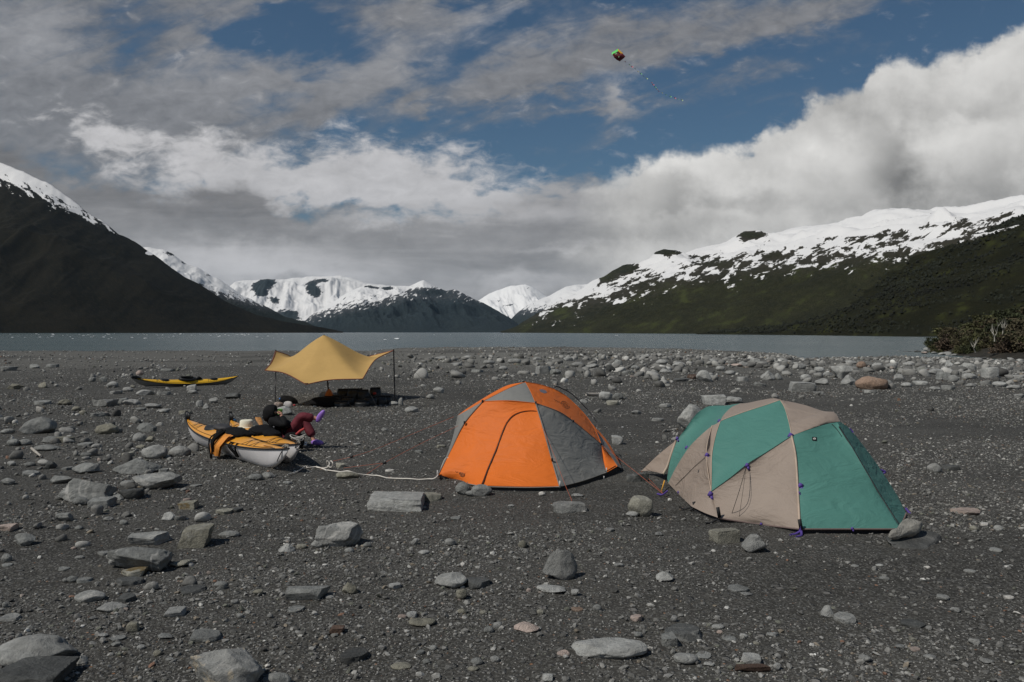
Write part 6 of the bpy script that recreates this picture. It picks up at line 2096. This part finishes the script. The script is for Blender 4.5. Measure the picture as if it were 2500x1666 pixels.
    skin_mesh('trousers', T_, [(0, 1), (1, 2), (2, 3), (3, 4), (4, 5), (0, 6), (6, 7), (7, 8), (8, 9), (9, 10)],
              [.15, .11, .105, .088, .085, .082, .11, .10, .088, .085, .088], tr, root, 0, 2)
    sh = mat('purple_rubber', (.32, .17, .60), .5, var=.05)
    for heel, toe, upv in ((fR1, fR2, Vector((-.6, 0, .5))), (fL1, fL2, Vector((0, 0, 1)))):
        heel, toe = Vector(heel), Vector(toe)
        d = (toe - heel)
        mid = (heel + toe) / 2
        fw = d.normalized()
        upn = (upv - fw * upv.dot(fw)).normalized()
        sd = fw.cross(upn)
        R = Matrix((fw, sd, upn)).transposed()
        V, Fc = ico(3)
        V = V.copy()
        V = np.sign(V) * np.abs(V) ** .8
        V[:, 1] *= np.interp(V[:, 0], [-1, 0, 1], [.75, .85, 1.15])
        V[:, 2] = np.where(V[:, 2] > 0, V[:, 2] * np.interp(V[:, 0], [-1, 0, 1], [1.0, 1.1, .75]), V[:, 2])
        V = V * np.array([.132, .046, .046])
        W_ = [R @ Vector(v) + mid for v in V]
        obj('shoe', mesh_np('shoe', W_, Fc), sh, root)
    # cup held at the mouth is a thing of its own
    cc = Q(683.5, 1005.5, 13.42)
    b = MB()
    b.tube([cc + [-.005, 0, -.045], cc + [.0, 0, .045]], [.034, .042], 14)
    o = b.build('cup', mat('green_plastic', (.16, .50, .10), .4), None, label='small green cup held to the face by the seated person', cat='cup')
    recentre(o)
    for pts_, m in (([Q(667, 1051, 13.15), Q(671, 1055, 13.12), Q(673, 1056, 13.12)], mat('gold_trim', (.45, .28, .08), .5)), ([Q(666.5, 1042, 13.22), Q(669, 1044, 13.2)], mat('grey_print', (.12, .12, .13), .7))):
        b = MB(); b.tube(pts_, .011, 5); b.build('jacket_trim', m, root)


person()
# the low seat the person leans on
gear(lump('camp_seat', (px_at(690, 1081, 13.55)), (.75, .55, .30), K_CLOTH, 41, 'low black camp seat under the reclining person', 'seat', rot=(0, -.2, 0), amp=.12))
recentre(lump('dry_bag', px_at(717, 1077, 13.0), (.34, .2, .26), K_CLOTH, 43, 'black bag beside the bent leg of the seated person', 'bag', rot=(0, .5, 0), amp=.12))
b = MB(); b.tube([px_at(722, 1062, 12.98), px_at(732, 1053, 12.98), px_at(743, 1047, 12.98)], .022, 7)
recentre(b.build('red_strap', mat('red_cloth', (.42, .05, .05), .8), None, label='red piping strip along the black bag by the seated person', cat='strap'))


# ------------------------------------------------------------------ bags under the tarp
def drybag(px, row, w, h, tilt=0.0, m=None, top=None, label='', y=None, seed=0):
    g = ground_pt(px, row)
    root = empty('dry_bag', g, label, 'bag', 'dark bags in a row under the yellow tarp')
    m = m or mat('dark_drybag', (.016, .018, .020), .5, var=.3, bump=.3)
    rs_ = np.random.RandomState(seed + int(px))
    N, rows = 18, 9
    V = []
    for i in range(rows):
        t = i / (rows - 1)
        sx = w / 2 * (1 - .12 * abs(2 * t - 1) ** 3)
        sy = w / 2 * (.9 if t < .75 else .9 - (t - .75) * 3.2)
        for k in range(N):
            a = 2 * math.pi * k / N
            r = 1 + rs_.normal(0, .03)
            V.append((g.x + sx * math.cos(a) * r + tilt * t * h, g.y + sy * math.sin(a) * r, g.z + .0 + h * t))
    Fc = [list(f) for f in grid_faces(rows, N, True)] + [list(range(N))[::-1], [(rows - 1) * N + k for k in range(N)]]
    obj('bag_body', mesh_np('bag_body', V, Fc), m, root)
    b = MB()
    b.tube([(g.x - w * .42 + tilt * h, g.y, g.z + h + .02), (g.x + w * .42 + tilt * h, g.y, g.z + h + .025)], .028, 8)
    b.build('roll_top', top or M_BLK, root)
    return root


bags = [(818, 990, .30, .27), (836, 984, .36, .42), (850, 990, .34, .24), (862, 986, .36, .45), (873, 984, .30, .43), (889, 987, .34, .42), (903, 991, .36, .25), (917, 984, .34, .46), (929, 989, .34, .25), (941, 987, .30, .22), (884, 993, .40, .16), (834, 994, .42, .16)]
blabels = ['low dark dry bag just right of the centre tarp pole', 'upright dark dry bag, second from the centre tarp pole', 'squat dark bag in front of the upright bags under the tarp', 'tall dark dry bag in the middle of the row under the tarp',
           'tall narrow dark bag beside the middle one under the tarp', 'upright dark bag right of the pale gap in the row under the tarp', 'low dark bag between two tall ones under the tarp', 'tallest dark bag with a red tag, right end of the row under the tarp',
           'low dark bag beside the red tagged bag', 'last low dark bag next to the right tarp pole', 'flat dark bag lying in front of the row under the tarp', 'flat dark bag lying in front near the centre tarp pole']
for i, (a, c, w_, h_) in enumerate(bags):
    r_ = drybag(a, c, w_, h_ * .85, tilt=.08 * math.sin(i * 2.3), label=blabels[i])
    if i == 7:
        g = ground_pt(a, c); b = MB(); b.box((g.x - .0, g.y - .19, g.z + .28), (.09, .02, .06)); b.build('red_tag', mat('red_tag', (.35, .03, .02), .6), r_)
# orange and black dry bag hung on the centre pole
g = px_at(803, 980, 21.3)
root = empty('dry_bag', px_at(803, 984, 21.3), 'tall tapered bag, orange above and black below, at the centre tarp pole', 'bag')
b = MB(); b.tube([px_at(803, 950, 21.4), px_at(803, 956, 21.4), px_at(803, 966.5, 21.4)], [.02, .075, .12], 14); b.build('upper_half', mat('rust_orange', (.36, .105, .02), .6), root)
b = MB(); b.tube([px_at(803, 966.5, 21.4), px_at(803, 975, 21.4), px_at(803, 983, 21.4)], [.12, .14, .15], 14); b.build('lower_half', K_CLOTH, root)
recentre(lump('gear_heap', px_at(792, 983, 21.0), (.75, .5, .30), K_CLOTH, 61, 'black heap of gear left of the centre tarp pole', 'gear', amp=.3))
recentre(lump('white_bag', px_at(773, 991, 20.9), (.20, .14, .10), mat('white_plastic_bag', (.55, .54, .53), .5), 63, 'crumpled white plastic bag at the left edge of the tarp shade', 'plastic bag', amp=.4))
recentre(lump('blue_bottle', px_at(779, 990, 20.9), (.05, .05, .08), mat('blue_plastic_bright', (.05, .12, .45), .4), 64, 'small blue thing beside the crumpled white bag', 'bottle', amp=.1))
# things at the left pole
recentre(lump('duffel_bag', px_at(704, 981, 21.9), (.50, .42, .30), K_CLOTH, 65, 'black duffel bag with a curved top near the left tarp pole', 'bag', rot=(0, .35, 0), amp=.2))
recentre(lump('blue_cap', px_at(688, 974, 21.8), (.16, .12, .06), mat('bright_blue', (.06, .22, .62), .35), 66, 'bright blue cap lying on the stones by the left tarp pole', 'pouch', amp=.12))  # a cap left lying, simplified to a soft lump
recentre(lump('white_cloth', px_at(703, 990, 21.2), (.24, .10, .22), mat('white_cloth', (.50, .48, .47), .85), 67, 'white printed cloth hanging from the black duffel bag', 'cloth', amp=.2))
recentre(lump('red_pouch', px_at(718, 990, 21.2), (.07, .06, .05), mat('red_pouch', (.35, .02, .03), .7), 68, 'tiny red pouch at the end of the black duffel bag', 'pouch', amp=.1))
recentre(lump('white_spoon', px_at(660, 979.5, 21.9), (.11, .03, .025), mat('white_cloth', (.5, .48, .47), .8), 69, 'white sliver on the stones left of the tarp pole', 'utensil', rot=(0, .25, 0), amp=.1))
# pale drift sticks in the stony field
for (a, c, a2, c2, r_, lb) in ((75, 1100, 98, 1118, .022, 'pale drift stick slanting among the stones at the left'), (1431, 969, 1478, 967, .05, 'pale drift log lying behind the orange tent')):
    g1, g2 = ground_pt(a, c), ground_pt(a2, c2)
    b = MB(); b.tube(spline([g1 + Vector((0, 0, r_ * 1.5)), (g1 + g2) / 2 + Vector((0, 0, r_ * 1.2)), g2 + Vector((0, 0, r_))], 8), [r_] * 5 + [r_ * .8] * 4, 8)
    recentre(b.build('driftwood', mat('driftwood', (.34, .31, .27), .85, var=.2, bump=.4), None, label=lb, cat='driftwood'))


# ------------------------------------------------------------------ kite
def kite():
    Y = 46.0
    q = lambda a, c, dy=0: px_at(a, c, Y + dy)
    root = empty('kite', q(1508, 138), 'dark red sled kite with a green and yellow edge flying with a beaded tail', 'kite')
    cr = lambda x, y: (1460 + x * .1084, 100 + y * .1084)
    outer = [(315, 330), (375, 285), (440, 255), (500, 290), (550, 330), (600, 385), (570, 420), (480, 490), (410, 455), (350, 400)]
    V = [q(*cr(x, y), dy=(.5 if i in (1, 2, 3) else -.1)) for i, (x, y) in enumerate(outer)]
    c = q(*cr(455, 370), dy=-.35)
    M = len(V)
    pts = [c] + V + [v + Vector((0.03, .10, .05)) for v in [c] + V]
    Fc = [[0, 1 + i, 1 + (i + 1) % M] for i in range(M)] + [[M + 1, M + 2 + (i + 1) % M, M + 2 + i] for i in range(M)] + [[1 + i, M + 2 + i, M + 2 + (i + 1) % M, 1 + (i + 1) % M] for i in range(M)]
    obj('sail', mesh_np('sail', pts, Fc, False), mat('kite_red', (.10, .008, .010), .6, var=.3), root)
    for nm, a, b_, m in (('leading_edge', (300, 300), (440, 215), mat('kite_green', (.10, .62, .12), .5)), ('side_edge', (440, 215), (555, 320), mat('kite_yellow', (.75, .42, .04), .5))):
        p0, p1 = q(*cr(*a), dy=.3), q(*cr(*b_), dy=.3)
        off = Vector((.0, -.1, -.17))
        W_ = []
        for i in range(9):
            t = i / 8
            o1 = p0 + (p1 - p0) * t + Vector((0, 0, .035 * abs(math.sin(t * math.pi * 4))))
            W_ += [o1, o1 + off]
        obj(nm, mesh_np(nm, W_, [[2 * i, 2 * i + 2, 2 * i + 3, 2 * i + 1] for i in range(8)]), m, root)
    for (x, y, s) in ((400, 325, .075), (460, 390, .05)):
        p = q(*cr(x, y), dy=-.42)
        b = MB(); b.box(p, (s, .02, s * 1.5), Matrix.Rotation(.6, 3, 'Y')); b.build('vent', mat('kite_pale', (.30, .42, .25), .5), root)
    beads = [(605, 495, 'p'), (700, 560, 'g'), (758, 608, 'P'), (830, 655, 'd'), (890, 715, 'y'), (960, 765, 'G'), (1015, 820, 'd'), (1087, 870, 'w'), (1200, 965, 'p'), (1232, 1010, 'P'), (1280, 1065, 'G'), (1318, 1108, 'o'), (1352, 1155, 'm'), (1435, 1192, 'y'), (1520, 1235, 'g'), (1620, 1275, 'G'), (1722, 1308, 'P'), (1790, 1335, 'g'), (1880, 1355, 'w')]
    cm = {'p': (.5, .15, .18), 'P': (.75, .2, .25), 'g': (.12, .30, .12), 'G': (.25, .6, .28), 'd': (.03, .08, .10), 'y': (.4, .35, .1), 'w': (.6, .75, .4), 'o': (.5, .2, .08), 'm': (.12, .01, .05)}
    pts = [q(*cr(480, 490))] + [q(*cr(x, y), dy=.1 * i) for i, (x, y, c_) in enumerate(beads)]
    b = MB(); b.tube(spline(pts, 60), .0007, 4); b.build('tail_line', K_PALE, root)
    for i, (x, y, c_) in enumerate(beads):
        p = q(*cr(x, y), dy=.1 * i)
        s = .052 if c_ in 'PGw' else .036
        b = MB()
        b.tube([p + Vector((-s, 0, s * .7)), p, p + Vector((s, 0, -s * .7))], [s * .8, s * .3, s * .8], 8)
        b.build('tail_bow', mat('bow_' + {'p': 'pink', 'P': 'bright_pink', 'g': 'dull_green', 'G': 'green', 'd': 'dark', 'y': 'olive', 'w': 'pale_lime', 'o': 'orange', 'm': 'maroon'}[c_], cm[c_], .6), root)


kite()

# ------------------------------------------------------------------ ice on the fjord
ICE = mat('glacier_ice', (.72, .74, .74), .45, var=.06)
ice_me = []
for sd in range(5):
    V, Fc = rock_verts('a', 500 + sd, 3)
    V[:, 2] *= .38
    ice_me.append(mesh_np('ice_floe', V, Fc))
    ice_me[-1].materials.append(ICE)
ri = random.Random(12)
spots = []
for i in range(78):
    x = ri.choice([ri.uniform(5, 480), ri.uniform(120, 470), ri.uniform(470, 700)])
    y = ri.choice([ri.uniform(815.3, 817.5), ri.uniform(816, 820), ri.uniform(818, 825.5)])
    spots.append((x, y, ri.choice([2.5, 3.5, 5, 7]) * (1.0 if y > 817 else .8)))
spots += [(940.5, 830, 8.0), (969, 828.5, 15.0), (1100, 817.2, 2.5), (1060, 818, 3), (1505, 820.5, 9.0), (1230, 816, 3), (30, 824.5, 6), (62, 825, 5), (98, 824, 7), (115, 824, 4), (178, 827.5, 5), (265, 828, 4), (282, 828, 4), (355, 827, 9), (388, 826.5, 5), (640, 827, 3), (668, 826, 3), (690, 827, 4)]
for i, (a, c, w_) in enumerate(spots):
    D = (H - WATER_Z) * F / (c - HZ)
    o = bpy.data.objects.new('ice_floe', ice_me[i % 5])
    col0.objects.link(o)
    s = w_ / F * D
    o.scale = (s, s * .8, s * .55)
    o.location = ((a - CX) / F * D, D, WATER_Z - .02 * s)
    o.rotation_euler = (0, 0, ri.uniform(-.4, .4))
    if c in (830, 828.5, 820.5):
        lb = {830: 'small white ice floe alone on the water right of the tarp peak', 828.5: 'larger long white ice floe right of the tarp peak', 820.5: 'lone white ice floe far out in the middle right of the fjord'}[c]
        tag(o, lb, 'ice floe', 'ice floes on the fjord')
    else:
        tag(o, 'small white ice floe among many scattered along the left fjord', 'ice floe', 'ice floes on the fjord')


# ------------------------------------------------------------------ right shore bank with bushes and bare trees
def bank():
    pxs = np.linspace(2262, 4200, 260)
    row = np.interp(pxs, [2262, 2275, 2330, 2420, 2500, 2700, 4200], [860, 864, 870, 876, 883, 895, 930])
    Df = (H - WATER_Z) * F / (row - HZ)
    top = np.interp(pxs, [2262, 2280, 2310, 2350, 2420, 2500, 2800, 4200], [853, 846, 842, 836, 828, 822, 800, 760])
    t = np.linspace(0, 1, 70)
    V = []
    for i, p in enumerate(pxs):
        D = Df[i] + 90 * t
        z0 = H - (top[i] - HZ) / F * (Df[i] + 26)
        z = WATER_Z - .3 + (z0 - WATER_Z + .3) * np.clip((p - 2262) / 120, 0, 1) ** .6 * np.clip(t * 90 / 26, 0, 1) ** .6 + np.clip(t * 90 - 26, 0, 100) * .045 * np.clip((p - 2262) / 160, 0, 1)
        x = (p - CX) / F * D
        z = z + (fbm(x / 3.0, D / 3.0, octs=4, seed=71) - .5) * 1.5 * np.clip(t * 12, 0.15, 1)
        V.append(np.stack([x, D, z], -1))
    V = np.concatenate(V)
    m = mat('bank_earth', (.022, .019, .013), .95, var=.5, vscale=.8, bump=.6, bscale=3, bdist=.3)
    obj('shore_bank', mesh_np('shore_bank', V, grid_faces(len(pxs), 70)), m, label='low dark earthy bank above the water on the right', kind='structure')
    return V


bankV = bank()
bank_bvh = BVHTree.FromPolygons([Vector(v) for v in bankV], grid_faces(260, 70).tolist())
LEAF = []
for nm, c in (('dark', (.034, .040, .015)), ('olive', (.066, .066, .025)), ('brown', (.070, .058, .031)), ('red', (.064, .044, .028))):
    LEAF.append(mat('leaf_' + nm, c, .85, var=.5, vscale=1.5))


def bush_mesh(seed, n=1500, leaf=.17):
    rs_ = np.random.RandomState(seed)
    cl_ = rs_.normal(0, .33, (16, 3)); cl_[:, 2] = np.abs(cl_[:, 2]) * 1.1 + .15
    c = cl_[rs_.randint(0, 16, n)] + rs_.normal(0, .13, (n, 3))
    c[:, 2] = np.clip(np.abs(c[:, 2]), 0.02, 1.1)
    a = rs_.normal(0, 1, (n, 3)); a /= np.linalg.norm(a, axis=1)[:, None]
    b_ = np.cross(a, rs_.normal(0, 1, (n, 3))); b_ /= np.linalg.norm(b_, axis=1)[:, None]
    s = leaf * rs_.uniform(.25, .6, (n, 1))
    V = np.stack([c - a * s, c + b_ * s * .6, c + a * s, c - b_ * s * .6], 1).reshape(-1, 3)
    return V, np.arange(4 * n).reshape(-1, 4)


bush_me = [mesh_np('foliage', *bush_mesh(s)) for s in range(4)]
rb = random.Random(3)
bn = 0
bush_spots = []
for i in range(120):
    px_ = rb.uniform(2278, 2600)
    bush_spots.append((px_, rb.uniform(0.06, .8) ** 1.1))
bush_spots += [(2279, .06), (2284, .1), (2290, .16), (2300, .2)]
for px_, tt in bush_spots:
    row = np.interp(px_, [2262, 2275, 2330, 2420, 2500, 2700, 4200], [860, 864, 870, 876, 883, 895, 930])
    D = (H - WATER_Z) * F / (row - HZ) + 3 + 60 * tt
    x = (px_ - CX) / F * D
    h = bank_bvh.ray_cast(Vector((x, D, 60)), Vector((0, 0, -1)))
    if h[0] is None:
        continue
    sz = rb.uniform(1.0, 1.9) * (1 + tt * 1.1) * (0.7 if px_ < 2300 else 1)
    kind = rb.choice([0, 1, 1, 2, 2, 3]) if tt < .4 else rb.choice([0, 1, 1, 2])
    me = bush_me[bn % 4]
    key = ('foliage', bn % 4, kind)
    if key not in MATS:
        MATS[key] = me.copy(); MATS[key].materials.append(LEAF[kind])
    o = bpy.data.objects.new('bush', MATS[key])
    col0.objects.link(o)
    o.location = h[0] - Vector((0, 0, .15))
    o.scale = (sz * 1.15, sz * 1.1, sz * rb.uniform(.9, 1.25))
    o.rotation_euler = (0, 0, rb.uniform(0, 6))
    cn = ['dark green', 'olive', 'brown', 'reddish brown'][kind]
    tag(o, '%s bush in the thicket on the right shore bank' % cn, 'bush', 'bushes on the right shore bank')
    bn += 1


def bare_tree(px_, base_row, Y, limbs, label):
    root = empty('bare_tree', px_at(px_, base_row, Y), label, 'tree')
    m = mat('pale_bark', (.36, .34, .29), .85, var=.2)
    b = MB()
    tr_ = limbs[0]
    b.tube(spline([px_at(a, c, Y) for a, c in tr_], 10), np.linspace(.07, .045, 11), 7)
    b.build('trunk', m, root)
    rr = random.Random(int(px_))
    for l in limbs[1:]:
        b = MB()
        p = spline([px_at(a, c, Y + rr.uniform(-.8, .8) * i) for i, (a, c) in enumerate(l)], 10)
        b.tube(p, np.linspace(.045, .014, 11), 6)
        for q in range(5):
            i0 = rr.randint(3, 9)
            d = Vector((rr.uniform(-.6, .6), rr.uniform(-.4, .4), rr.uniform(.35, .9)))
            b.tube([p[i0], Vector(p[i0]) + d * .5, Vector(p[i0]) + d * rr.uniform(.8, 1.1) + Vector((rr.uniform(-.1, .1), 0, .1))], [.022, .015, .008], 5)
        b.build('limb', m, root)


bare_tree(2428, 832, 95, [[(2428, 834), (2428, 826), (2427, 820)], [(2427, 821), (2424, 808), (2421, 797)], [(2428, 822), (2434, 812), (2436, 800), (2437, 794)], [(2427, 823), (2422, 812), (2418, 806)]], 'pale leafless tree with a forked crown above the bank, the tallest')
bare_tree(2448, 818, 96, [[(2448, 818), (2448, 812), (2449, 806)], [(2449, 806), (2451, 797), (2454, 787)], [(2449, 807), (2446, 799), (2446, 794)], [(2449, 808), (2455, 800), (2459, 795)]], 'thin pale leafless tree just right of the forked one')
bare_tree(2382, 860, 92, [[(2382, 861), (2379, 855), (2377, 852)], [(2377, 852), (2380, 845), (2381, 839)], [(2378, 853), (2376, 848), (2373, 846)]], 'short pale crooked snag low on the shore bank')
# rocks at the waterline of the bank
for (a, c, w_, h_, cc) in ((2194, 857, 12, 3, 'd'), (2215, 858, 20, 3, 'd'), (2240, 859, 18, 6, 'd'), (2255, 861, 14, 8, 'g'), (2266, 858, 20, 12, 'm'), (2258, 863, 16, 7, 'p'), (2280, 863, 14, 7, 'g'), (2298, 866, 20, 8, 'l'), (2312, 866, 22, 10, 'm'), (2330, 868, 18, 7, 'g'), (2360, 872, 16, 6, 'd'), (2400, 876, 22, 7, 'd'), (2440, 879, 18, 6, 'g'), (2470, 880, 22, 10, 'm'), (2490, 882, 20, 9, 'l')):
    D = (H - WATER_Z) * F / (c + 1 - HZ)
    V, Fc = rock_verts('a', int(a), 3)
    V = V * np.array([w_ / F * D, w_ / F * D * .8, h_ / F * D])
    o = obj('shore_rock', mesh_np('shore_rock', V, Fc), ROCK, label='%s rock at the waterline below the right shore bank' % CNAME[cc], cat='rock', group='rocks at the waterline of the right bank')
    o.location = ((a - CX) / F * D, D, WATER_Z - .1)
    o.color = (*COL[cc], 1)


# ------------------------------------------------------------------ woods on the near hillside
def woods():
    hill = bpy.data.objects['near_slope']
    me = hill.data
    n = len(me.vertices)
    a = np.empty(n * 3, np.float32); me.vertices.foreach_get('co', a); a = a.reshape(-1, 3)
    bvh = None
    rs_ = np.random.RandomState(8)
    nt_ = 190 + 0
    idx = rs_.randint(0, n, 110000)
    P_ = a[idx] + rs_.normal(0, 3, (110000, 3)) * np.array([1, 1, 0])
    px_ = CX + F * P_[:, 0] / P_[:, 1]
    dn = fbm(P_[:, 0] / 70, P_[:, 1] / 70, P_[:, 2] / 50, 3, seed=5)
    ok = (P_[:, 2] > 1) & (px_ > 1700) & (px_ < 3100) & (rs_.rand(110000) < np.clip((dn - .42) * 6, 0.10, 1))
    P_ = P_[ok]
    n = len(P_)
    V0, F0 = ico(1)
    s = rs_.uniform(0.9, 2.6, n) * np.clip(P_[:, 1] / 1300, .55, 1.3)
    sc = np.stack([s, s, s * rs_.uniform(.7, 1.5, n)], -1)
    B = V0[None] * (1 + rs_.normal(0, .22, (n, len(V0), 1))) * sc[:, None, :]
    B[:, :, :2] *= np.clip(1.05 - .35 * (B[:, :, 2:3] / sc[:, None, 2:3]), .3, 1.4)
    V = B + P_[:, None, :] + np.stack([0 * s, 0 * s, sc[:, 2] * .35], -1)[:, None, :]
    Fc = (F0[None] + (np.arange(n) * len(V0))[:, None, None]).reshape(-1, 3)
    m = mat('woods', (.0105, .0125, .0060), .95, var=.55, vscale=.012)
    obj('woods', mesh_np('woods', V.reshape(-1, 3), Fc, False), m, label='dark bushes and trees covering the near hillside', kind='stuff')


woods()

# ------------------------------------------------------------------ air
hz = bpy.data.meshes.new('haze')
bm = bmesh.new(); bmesh.ops.create_cube(bm, size=1); bm.to_mesh(hz); bm.free()
hm = bpy.data.materials.new('haze'); hm.use_nodes = True
t = hm.node_tree; t.nodes.clear()
o_ = t.nodes.new('ShaderNodeOutputMaterial')
pv = t.nodes.new('ShaderNodeVolumePrincipled')
pv.inputs['Color'].default_value = (.55, .78, 1.0, 1)
pv.inputs['Density'].default_value = 0.6e-5
pv.inputs['Anisotropy'].default_value = 0.2
t.links.new(pv.outputs[0], o_.inputs['Volume'])
ho = obj('haze', hz, hm, label='thin blue air filling the fjord', kind='stuff')
ho.scale = (110000, 44000, 4600)
ho.location = (0, 21000, 845)
